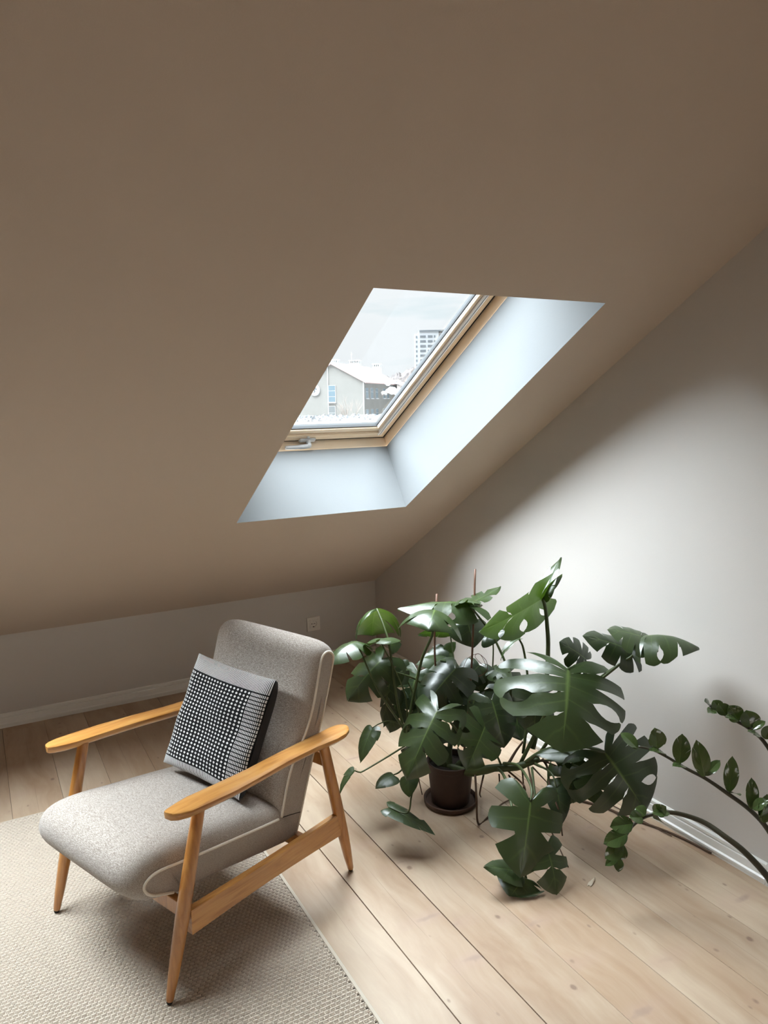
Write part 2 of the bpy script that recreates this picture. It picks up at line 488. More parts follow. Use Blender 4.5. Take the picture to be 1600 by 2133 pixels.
def skylight(name, x0, x1, label):
    W = empty(name)
    tag(W, label, kind='structure')
    t = .012
    rv = []
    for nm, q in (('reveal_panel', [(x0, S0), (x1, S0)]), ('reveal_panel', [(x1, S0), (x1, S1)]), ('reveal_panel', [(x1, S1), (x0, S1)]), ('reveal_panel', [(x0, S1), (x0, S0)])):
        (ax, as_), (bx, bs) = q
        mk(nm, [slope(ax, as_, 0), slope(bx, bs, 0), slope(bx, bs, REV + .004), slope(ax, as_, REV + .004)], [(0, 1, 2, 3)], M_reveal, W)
    # fixed pine frame (lines the opening), set back 2 mm behind a thin shadow gap
    g, f0, f1 = .003, REV + .006, .50
    rbox('frame', x0 - .03, x1 + .03, S0 - .03, S0 + .000 - g, f0, f1, M_pine, W)
    rbox('frame', x0 - .03, x1 + .03, S1 + g, S1 + .03, f0, f1, M_pine, W)
    rbox('frame', x1 + g, x1 + .03, S0 - g, S1 + g, f0, f1, M_pine_v, W)
    rbox('frame', x0 - .03, x0 - g, S0 - g, S1 + g, f0, f1, M_pine_v, W)
    # sash
    k = .391
    e = .0055
    rbox('gasket_or_gap_shade', x0, x1, S0 - .002, S0 + e + .001, k + .003, .436, M_dark, W, 0)  # dark strips put in for the shade of the gap around the sash
    rbox('gasket_or_gap_shade', x1 - e - .001, x1 + .002, S0, S1, k + .003, .436, M_dark, W, 0)
    rbox('gasket_or_gap_shade', x0 - .002, x0 + e + .001, S0, S1, k + .003, .436, M_dark, W, 0)
    sw, sr = .068, .078
    rbox('sash_rail', x0 + e, x1 - e, S0 + e, S0 + .052, k, .436, M_pine, W, .004)
    rbox('sash_rail', x0 + e, x1 - e, S0 + .052, S0 + sr, k + .010, .436, M_pine, W, .003)
    rbox('sash_rail', x0 + e, x1 - e, S1 - sr, S1 - e, k, .436, M_pine, W, .004)
    for sx, xe in ((-1, x1 - e), (1, x0 + e)):
        A = lambda u0, u1: sorted((xe + sx * u0, xe + sx * u1))
        rbox('sash_stile', *A(0, .026), S0 + .03, S1 - .03, k, .436, M_pine_v, W, .003)
        rbox('sash_stile', *A(.026, .047), S0 + .053, S1 - .053, k + .016, .436, M_gasket, W, .001)
        rbox('guide_rail', *A(.028, .034), S0 + .032, S1 - .03, k - .004, k + .016, M_alu, W, .001)
        rbox('guide_rail', *A(.039, .046), S0 + .032, S1 - .03, k - .004, k + .016, M_alu, W, .001)
        rbox('sash_stile', *A(.047, .062), S0 + sr - .001, S1 - sr, k + .006, .436, M_pine_v, W, .002)
        rbox('gasket_or_gap_shade', *A(.062, .067), S0 + sr, S1 - sr, k + .024, .436, M_gasket, W, .001)
        rbox('gasket_or_gap_shade', *A(.0615, .0635), S0 + sr, S1 - sr, k + .016, k + .03, M_alu, W, .001)
    rbox('gasket_or_gap_shade', x0 + .06, x1 - .06, S0 + sr, S0 + sr + .005, k + .02, .436, M_gasket, W, .001)
    rbox('gasket_or_gap_shade', x0 + .06, x1 - .06, S1 - sr - .008, S1 - sr, k + .02, .436, M_gasket, W, .001)
    pane = mk('glass_pane', [slope(x0 + .06, S0 + .06, .425), slope(x1 - .06, S0 + .06, .425), slope(x1 - .06, S1 - .06, .425), slope(x0 + .06, S1 - .06, .425)], [(0, 1, 2, 3)], M_glass, W)
    return W
win1 = skylight('window_1', *SKY[0], 'pine framed skylight in the sloping ceiling')
win_added = skylight('added_skylight', *SKY[1], 'second pine framed skylight, added out of view to light the chair and rug')  # unseen skylight, added to bring light onto the seat and rug
# handle on the bottom rail of the visible skylight
hx = -0.755
hp = rbox('handle_plate', hx - .042, hx + .042, S0 + .006, S0 + .030, .379, .392, M_handle, win1, .004)
bm = bmesh.new()
hv, hf = tube_data(catmull([(hx + .004, S0 + .017, .382), (hx + .004, S0 + .015, .362), (hx - .004, S0 + .012, .356), (hx - .05, S0 + .008, .355), (hx - .115, S0 + .006, .356)], 5),
                   [.012] * 5 + [.013] * 5 + [.012] * 5 + [.0105] * 5 + [.009], 10)
ho = mk('handle_lever', hv, hf, M_handle, win1, True); ho.matrix_local = ROOF
pin = rbox('handle_pin', hx - .006, hx + .006, S0 + .034, S0 + .044, .384, .394, M_handle, win1, .002)

# ---------------------------------------------------------------- baseboards
BP = [(0.012, .074), (.007, .074), (.003, .069), (.003, .0585), (.0065, .0565), (.0065, .0545), (.001, .0525), (.001, .026), (-.0045, .0215), (-.0045, .014), (-.0005, .0125), (-.0005, .0)]
def baseboard(name, axis, t0, t1, parent=None):
    v, f = [], []
    n = len(BP)
    for t in (t0, t1):
        for d_, z in BP:
            d2 = d_
            # mitre into the corner
            tt = min(t, d2) if t > -.02 else t
            v.append((d2, tt, z) if axis == 'y' else (tt, d2, z))
    for i in range(n - 1): f.append((i, i + 1, n + i + 1, n + i))
    f.append(tuple(range(n))); f.append(tuple(range(n, 2 * n)))
    return mk(name, v, f, M_trim, parent)
bb = empty('baseboard_right'); tag(bb, 'white moulded baseboard along the gable wall', kind='structure')
baseboard('board', 'y', 0, -2.692, bb)
baseboard('board', 'y', -2.6935, -9.4, bb)
bb2 = empty('baseboard_back'); tag(bb2, 'white moulded baseboard along the low knee wall', kind='structure')
baseboard('board', 'x', 0, X_LEFT, bb2)

# ---------------------------------------------------------------- rug
RX, RY = -1.366, -0.978
rug = empty('woven_rug', (-2.3, -2.2, 0))
tag(rug, 'flat woven beige rug on the plank floor under the armchair', 'rug')
def rp(o):
    o.matrix_parent_inverse = Matrix.Translation((2.3, 2.2, 0)); return o
rx0, ry0 = -3.05, -3.35
rp(box('rug_backing', (rx0, ry0, .0006), (RX, RY, .0022), M_rugbase, rug))
rp(box('edge_binding', (RX - .004, ry0, .0006), (RX + .006, RY + .004, .0068), M_rugedge, rug, .0015))
rp(box('edge_binding', (rx0, RY - .003, .0006), (RX - .004, RY + .004, .0068), M_rugedge, rug, .0015))
def weave():
    px, rowp, padr = .0152, .0130, .0062       # stitch length, row pitch, height of the pad rows
    nx, ny = int((RX - .004 - rx0) / px) - 1, int((RY - .003 - ry0) / rowp)
    I, J = np.meshgrid(np.arange(nx), np.arange(ny), indexing='ij')
    I, J = I.ravel(), J.ravel()
    X = RX - .006 - (I + .5 + .5 * (J % 2)) * px
    Y = RY - .003 - J * rowp
    rng = np.random.default_rng(3)
    def blocks(X, Y, hx, hy, z0, z1, inset):
        n = len(X)
        jx, jy, jz = rng.normal(0, .00025, n), rng.normal(0, .00025, n), rng.normal(0, .00025, n)
        X, Y = X + jx, Y + jy
        sg = np.array([(-1, -1), (1, -1), (1, 1), (-1, 1)], float)
        V = np.zeros((n, 8, 3))
        for k in range(4):
            V[:, k] = np.stack([X + sg[k, 0] * hx, Y + sg[k, 1] * hy, np.full(n, z0)], 1)
            V[:, 4 + k] = np.stack([X + sg[k, 0] * (hx - inset), Y + sg[k, 1] * (hy - inset), z1 + jz], 1)
        Fq = np.array([(4, 5, 6, 7), (0, 1, 5, 4), (1, 2, 6, 5), (2, 3, 7, 6), (3, 0, 4, 7)])
        F = (np.arange(n)[:, None, None] * 8 + Fq[None]).reshape(-1, 4)
        return V.reshape(-1, 3), F
    dashr = rowp - padr
    parts = [blocks(X, Y - padr / 2, px * .492, padr / 2, .0018, .0068, .0009),
             blocks(RX - .0045 - px / 4 + 0 * Y[(J % 2 == 1) & (I == 0)], (Y - padr / 2)[(J % 2 == 1) & (I == 0)], px * .235, padr / 2, .0018, .0068, .0009),
             blocks(X, Y - padr - dashr / 2, .0064, .00075, .0018, .0062, .0003),
             blocks(X + px / 2, Y - padr - dashr / 2, .0013, dashr / 2 + .0006, .0018, .0064, .0004)]
    V, F, k0 = [], [], 0
    for v_, f_ in parts:
        V.append(v_); F.append(f_ + k0); k0 += len(v_)
    V = np.concatenate(V); F = np.concatenate(F)
    me = bpy.data.meshes.new('weave')
    me.vertices.add(len(V)); me.vertices.foreach_set('co', V.ravel())
    me.loops.add(F.size); me.loops.foreach_set('vertex_index', F.ravel().astype(np.int32))
    me.polygons.add(len(F))
    me.polygons.foreach_set('loop_start', np.arange(0, F.size, 4, dtype=np.int32))
    me.polygons.foreach_set('loop_total', np.full(len(F), 4, dtype=np.int32))
    me.update(calc_edges=True); me.validate()
    me.materials.append(M_thread)
    o = mk('weave', None, None, None, rug, mesh=me)
    o['kind'] = 'stuff'
    rp(o)
weave()
RUG_Z = .0068

# ---------------------------------------------------------------- power socket on the knee wall
so = empty('power_socket', (-.4225, WT, .264))
tag(so, 'square white power socket on the low knee wall beside the corner', 'socket')
def ring_plate(name, half_out, half_in, y0, y1, mat, parent, bev):
    bm = bmesh.new()
    o_, i_ = half_out, half_in
    pts = [(-o_, -o_), (o_, -o_), (o_, o_), (-o_, o_)]
    pin_ = [(-i_, -i_), (i_, -i_), (i_, i_), (-i_, i_)]
    def ring(P, y): return [bm.verts.new((x, y, z)) for x, z in P]
    a0, a1 = ring(pts, y0), ring([(x * .955, z * .955) for x, z in pts], y1)
    b1, b0 = ring(pin_, y1), ring(pin_, y0)
    for P, Q in ((a0, a1), (a1, b1), (b1, b0)):
        for k in range(4):
            bm.faces.new((P[k], P[(k + 1) % 4], Q[(k + 1) % 4], Q[k]))
    return from_bm(name, bm, mat, parent)
ring_plate('cover_frame', .0435, .0275, -.0005, -.009, M_plastic, so, 0)
# insert plate with a round well
def insert():
    n = 40
    h = .0268
    v, f = [], []
    R_, y1, yw = .0205, -.0105, -.001
    sq = []
    for k in range(n):
        a = 2 * math.pi * (k + .5) / n
        s = h / max(abs(math.cos(a)), abs(math.sin(a)))
        sq.append((math.cos(a) * s, y1, math.sin(a) * s))
    rim = [(math.cos(2 * math.pi * (k + .5) / n) * R_, y1, math.sin(2 * math.pi * (k + .5) / n) * R_) for k in range(n)]
    bot = [(x * .96, yw, z * .96) for x, y, z in rim]
    side = [(x, -.002, z) for x, y, z in sq]
    v = side + sq + rim + bot
    for j in range(3):
        for k in range(n):
            k2 = (k + 1) % n
            f.append((j * n + k, j * n + k2, (j + 1) * n + k2, (j + 1) * n + k))
    f.append(tuple(3 * n + k for k in range(n)))
    ins = mk('socket_insert', v, f, M_plastic, so)
    for x, z in ((-.0095, 0), (.0095, 0), (0, 0)):
        tube('pin_hole', [(x, -.001, z), (x, -.0016, z)], .0028 if x else .0018, M_hole, so, 12)
    for z in (-.0185, .0185):
        box('earth_clip', (-.004, -.009, z - .0016), (.004, -.0008, z + .0016), M_hole if z < 0 else M_steel, so)
insert()

# ---------------------------------------------------------------- armchair
CH_E, CH_W = Vector((-0.926303, -0.376778, 0)), Vector((-0.376778, 0.926303, 0))
CH_O = Vector((-1.598, -1.791, 0))
CH_R = Matrix((CH_E, -CH_W, Vector((0, 0, 1)))).transposed()
chair = empty('armchair', CH_O, CH_R)
tag(chair, 'low mid-century armchair with grey upholstery and honey wood frame, standing half on the rug', 'armchair')
def arm_mesh(side):
    st = [(.352, -.312, -.303), (.345, -.331, -.297), (.328, -.344, -.291), (.300, -.352, -.284), (.264, -.354, -.278), (.157, -.355, -.277), (.05, -.345, -.274), (-.07, -.330, -.263),
          (-.2, -.325, -.254), (-.288, -.331, -.250), (-.335, -.325, -.247), (-.365, -.311, -.251), (-.380, -.296, -.262), (-.384, -.284, -.272)]
    sec = [(-.86, 0), (-.97, -.0022), (-1, -.006), (-.98, -.013), (-.62, -.026), (-.45, -.029), (.45, -.029), (.62, -.026), (.98, -.013), (1, -.006), (.97, -.0022), (.86, 0), (.4, .0008), (-.4, .0008)]
    v, f = [], []
    n = len(sec)
    for k, (a, bo, bi) in enumerate(st):
        zt = .5555 + (a - .345) * .0495
        c, hw = (bo + bi) / 2, abs(bo - bi) / 2
        endk = min(k, len(st) - 1 - k)
        th = (.62, .78, .9, 1)[min(endk, 3)]
        for sy, sz in sec:
            v.append((a, side * -(c + sy * hw), zt + (sz * th)))
    for i in range(len(st) - 1):
        for k in range(n):
            k2 = (k + 1) % n
            q = (i * n + k, i * n + k2, (i + 1) * n + k2, (i + 1) * n + k)
            f.append(q if side < 0 else tuple(reversed(q)))
    f.append(tuple(range(n))); f.append(tuple((len(st) - 1) * n + k for k in range(n)))
    bm = bmesh.new()
    vs = [bm.verts.new(p) for p in v]
    for q in f: bm.faces.new([vs[k] for k in q])
    o = from_bm('armrest', bm, M_chairwood, chair)
    return smooth_by_angle(o, 40)
def leg(foot, top, zf):
    P0, P1 = Vector((*foot, zf)), Vector(top)
    prof = [(0, .0088), (.008, .0106), (.12, .0150), (.28, .0185), (.45, .0200), (.65, .0195), (.85, .0180), (1, .0168)]
    pts = [P0.lerp(P1, t) for t, r in prof]
    o = tube('leg', pts, [r for t, r in prof], M_chairleg, chair, 20)
    return smooth_by_angle(o, 50)
def foot_cap(foot, zf):
    o = tube('leg_glide', [(*foot, zf - .0062), (*foot, zf + .0005)], [.0075, .0088], M_dark, chair, 16)
    return o
for sd, y in ((1, .299), (-1, -.299)):
    arm_mesh(sd)
    zr = .0085 if y > 0 else .0148
    leg((.369, y), (.236, y, .531), .0148); foot_cap((.369, y), .0148)
    leg((-.368, y), (-.252, y, .506), zr); foot_cap((-.368, y), zr)
    # side stretcher board, slightly arched
    v, f = [], []
    N_ = 14
    for k in range(N_ + 1):
        a = .292 - k / N_ * (.292 + .312)
        t = k / N_
        zt = .243 - .004 * math.sin(math.pi * t); zb = .168 - .004 * t + .007 * math.sin(math.pi * t)
        for yy, zz in ((y - .011, zb), (y + .011, zb), (y + .011, zt - .003), (y + .008, zt), (y - .008, zt), (y - .011, zt - .003)):
            v.append((a, yy, zz))
    for k in range(N_):
        for j in range(6):
            j2 = (j + 1) % 6
            f.append((k * 6 + j, k * 6 + j2, (k + 1) * 6 + j2, (k + 1) * 6 + j))
    f.append(tuple(range(6))); f.append(tuple(N_ * 6 + j for j in range(6)))
    bm = bmesh.new(); vs = [bm.verts.new(p) for p in v]
    for q in f: bm.faces.new([vs[k] for k in q])
    smooth_by_angle(from_bm('side_stretcher', bm, M_chairwood, chair), 40)
box('crossbar', (.292, -.292, .222), (.314, .292, .268), M_chairleg, chair, .003)
box('crossbar', (-.286, -.290, .420), (-.264, .290, .465), M_chairleg, chair, .003)
box('crossbar', (-.18, -.292, .178), (-.155, .292, .221), M_chairleg, chair, .003)

def loft(name, st, hw, mat, parent, under=False):
    fr = [-1, -.992, -.965, -.93, -.87, -.78, -.65, -.4, 0, .4, .65, .78, .87, .93, .965, .992, 1]
    C = catmull([(c[0], 0, c[1]) for c, e, b in st], 3)
    E_ = catmull([(e[0], 0, e[1]) for c, e, b in st], 3)
    B_ = [Vector((b[0], 0, b[1])).lerp(Vector((st[min(i + 1, len(st) - 1)][2][0], 0, st[min(i + 1, len(st) - 1)][2][1])), k / 3) for i, (c, e, b) in enumerate(st) for k in range(3)][:len(E_)]
    bm = bmesh.new()
    rings = []
    for c, e in zip(C, E_):
        rings.append([bm.verts.new((e.x + (c.x - e.x) * max(0., 1 - abs(q) ** 8) ** .5, q * hw, e.z + (c.z - e.z) * max(0., 1 - abs(q) ** 8) ** .5)) for q in fr])
    n = len(fr)
    for i in range(len(rings) - 1):
        for k in range(n - 1):
            bm.faces.new((rings[i][k], rings[i][k + 1], rings[i + 1][k + 1], rings[i + 1][k]))
    body = smooth_by_angle(from_bm(name, bm, mat, parent), 60)
    for s_ in (-1, 1):
        v = [(p.x, s_ * hw, p.z) for p in E_] + [(p.x, s_ * hw, p.z) for p in B_]
        m = len(E_)
        f = []
        for i in range(m - 1):
            q = (i, i + 1, m + i + 1, m + i)
            f.append(q if s_ > 0 else q[::-1])
        mk('side_panel', v, f, mat, body)
    if under:
        v, f = [], []
        for p in B_: v += [(p.x, -hw, p.z), (p.x, hw, p.z)]
        for i in range(len(B_) - 1): f.append((2 * i, 2 * i + 1, 2 * i + 3, 2 * i + 2))
        mk('underside', v, f, mat, body)
    return body, E_
HW = .253
BN = (.285, .300)
seat_st = [((.282, .267), (.2855, .2715), BN), ((.36, .276), (.345, .295), BN), ((.415, .300), (.378, .312), BN), ((.444, .340), (.394, .335), BN),
           ((.442, .385), (.390, .352), BN), ((.415, .416), (.370, .363), BN), ((.37, .427), (.335, .364), BN), ((.30, .424), (.285, .356), (.285, .272)),
           ((.20, .408), (.209, .345), (.209, .267)), ((.07, .388), (.065, .326), (.065, .245)), ((-.03, .370), (-.05, .312), (-.05, .228)), ((-.10, .352), (-.100, .307), (-.11, .220)), ((-.14, .325), (-.135, .30), (-.155, .222))]
back_st = [((-.10, .325), (-.100, .309), (-.145, .240)), ((-.078, .37), (-.110, .345), (-.150, .30)), ((-.092, .44), (-.135, .42), (-.18, .39)), ((-.125, .51), (-.165, .478), (-.212, .455)),
           ((-.175, .585), (-.214, .540), (-.25, .52)), ((-.215, .66), (-.253, .615), (-.287, .595)), ((-.245, .735), (-.277, .69), (-.308, .675)), ((-.263, .785), (-.296, .755), (-.327, .735)),
           ((-.285, .812), (-.309, .780), (-.331, .757)), ((-.325, .822), (-.330, .787), (-.331, .757)), ((-.358, .806), (-.352, .776), (-.331, .757)), ((-.364, .770), (-.357, .75), (-.327, .735)),
           ((-.342, .66), (-.330, .66), (-.308, .675)), ((-.306, .56), (-.293, .56), (-.25, .52)), ((-.258, .44), (-.243, .442), (-.18, .39)), ((-.202, .29), (-.186, .288), (-.150, .30)), ((-.172, .226), (-.160, .224), (-.145, .240))]
seat, seatE = loft('seat', seat_st, HW, M_fabric, chair, True)
back, backE = loft('backrest', back_st, HW, M_fabric, chair)
for s in (-1, 1):
    pts = [(p.x, s * (HW + .0015), p.z) for p in seatE[1:-4]]
    tube('piping', pts, .0042, M_piping, seat, 8)
    pts = [(p.x, s * (HW + .001), p.z) for p in backE]
    tube('piping', pts, [.0042] * 34 + [.0030] * (len(pts) - 34), M_piping, back, 8)
    # boxing seam between seat and back
    tube('seam', [(-.104, s * (HW + .0005), .306), (-.135, s * (HW + .0005), .300), (-.187, s * (HW + .0005), .287)], .0012, M_dark, back, 6)

# ---------------------------------------------------------------- cushion with knitted pattern
def knit_mat():
    t = NT('black_white_knit')
    uv = t.n('UVMap').outputs[0]
    sx = t.n('SeparateXYZ', {0: uv})
    u, v = sx.outputs[0], sx.outputs[1]
    m = t.math
    def step(a, b): return m('LESS_THAN', a, b)
    def inside(x, lo, hi): return m('MULTIPLY', m('GREATER_THAN', x, lo), m('LESS_THAN', x, hi))
    UL, UR, VB, VT = .065, .835, .085, .855
    NX, NY = 18.0, 24.0
    gx = m('MULTIPLY', m('DIVIDE', m('SUBTRACT', u, UL), UR - UL), NX)
    gy = m('MULTIPLY', m('DIVIDE', m('SUBTRACT', v, VB), VT - VB), NY)
    def cross(ox, oy):
        dx = m('ABSOLUTE', m('SUBTRACT', m('FRACT', m('ADD', gx, ox)), .5))
        dy = m('ABSOLUTE', m('SUBTRACT', m('FRACT', m('ADD', gy, oy)), .5))
        a = m('MULTIPLY', step(dx, .28), step(dy, .135))
        b = m('MULTIPLY', step(dx, .145), step(dy, .30))
        return m('MAXIMUM', a, b)
    cr = cross(0., 0.)
    field = m('MULTIPLY', inside(u, UL, UR), inside(v, VB, VT))
    stripes = step(m('FRACT', m('MULTIPLY', u, 68.0)), .56)
    rows = step(m('ABSOLUTE', m('SUBTRACT', m('FRACT', gy), .5)), .36)
    inrows = inside(v, VB, VT)
    side = m('MULTIPLY', m('SUBTRACT', 1.0, inside(u, UL, UR)), inrows)
    band = m('SUBTRACT', 1.0, inside(v, VB - .006, VT + .008))
    w = m('ADD', m('MULTIPLY', cr, field), m('ADD', m('MULTIPLY', m('MULTIPLY', stripes, rows), side), m('MULTIPLY', stripes, band)))
    w = m('MINIMUM', w, 1.0)
    tc = t.n('TexCoord').outputs['Object']
    nz = t.n('TexNoise', {'Vector': tc, 'Scale': 700.0, 'Detail': 2.0}).outputs['Fac']
    c = t.mix(w, (.010, .010, .011), (.74, .73, .72))
    c = t.mix(t.math('MULTIPLY', nz, .25), c, (.2, .2, .2), 'MULTIPLY')
    h = m('ADD', m('MULTIPLY', w, .5), m('MULTIPLY', nz, .5))
    return t.done(t.bsdf(color=c, rough=.9, spec=.15, normal=t.bump(h, .3, .002)))
M_knit = knit_mat()
M_black = plain('black_cushion_cloth', (.012, .011, .013), .85, var=.3, scale=300, bump=.2)
yaw, tilt, roll, SZ = -.05, .446, -.048, .374
f_ = CH_E * math.cos(yaw) + CH_W * math.sin(yaw)
r_ = -CH_W * math.cos(yaw) + CH_E * math.sin(yaw)
u_ = Vector((0, 0, 1)) * math.cos(tilt) - f_ * math.sin(tilt)
r2 = r_ * math.cos(roll) + u_ * math.sin(roll)
u2 = -r_ * math.sin(roll) + u_ * math.cos(roll)
n2 = r2.cross(u2).normalized()
cush_c = CH_O + CH_E * -.060 + CH_W * -.012 + Vector((0, 0, .574))
cushion = empty('throw_cushion', cush_c, Matrix((r2, u2, n2)).transposed())
tag(cushion, 'square black and white knitted cushion with a cross pattern, leaning in the armchair', 'cushion')
def cushion_face(name, sgn, bulge, mat, uvs):
    n = 36
    v, f, uv = [], [], []
    h = SZ / 2
    for j in range(n + 1):
        for i in range(n + 1):
            # cosine spacing packs rows at the rim
            a = -math.cos(math.pi * i / n); b = -math.cos(math.pi * j / n)
            a = .5 * a + .5 * (2 * i / n - 1); b = .5 * b + .5 * (2 * j / n - 1)
            x = h * a * (1 - .025 * (1 - b * b)); y = h * b * (1 - .035 * (1 - a * a))
            z = bulge * ((1 - a ** 4) * (1 - b ** 4)) ** (.55 if sgn > 0 else .36)
            wob = .004 * math.sin(5 * a + 2 * b) * (1 - a * a) + .003 * math.sin(7 * b - 3 * a) * (1 - b * b)
            if sgn > 0: z += wob * 1.0 + .004 * math.cos(3.2 * a - .5) * (b > .6) * (b - .6) * (1 - b) * 8
            v.append((x, y, sgn * max(z, 0.0)))
            uv.append(((a + 1) / 2, (b + 1) / 2))
    for j in range(n):
        for i in range(n):
            q = (j * (n + 1) + i, j * (n + 1) + i + 1, (j + 1) * (n + 1) + i + 1, (j + 1) * (n + 1) + i)
            f.append(q if sgn > 0 else q[::-1])
    o = mk(name, v, f, mat, cushion, True)
    if uvs:
        l = o.data.uv_layers.new(name='UVMap')
        for p in o.data.polygons:
            for li in p.loop_indices:
                l.data[li].uv = uv[o.data.loops[li].vertex_index]
    return o
cushion_face('front_cover', 1, .034, M_knit, True)
cushion_face('back_cover', -1, .08, M_black, False)

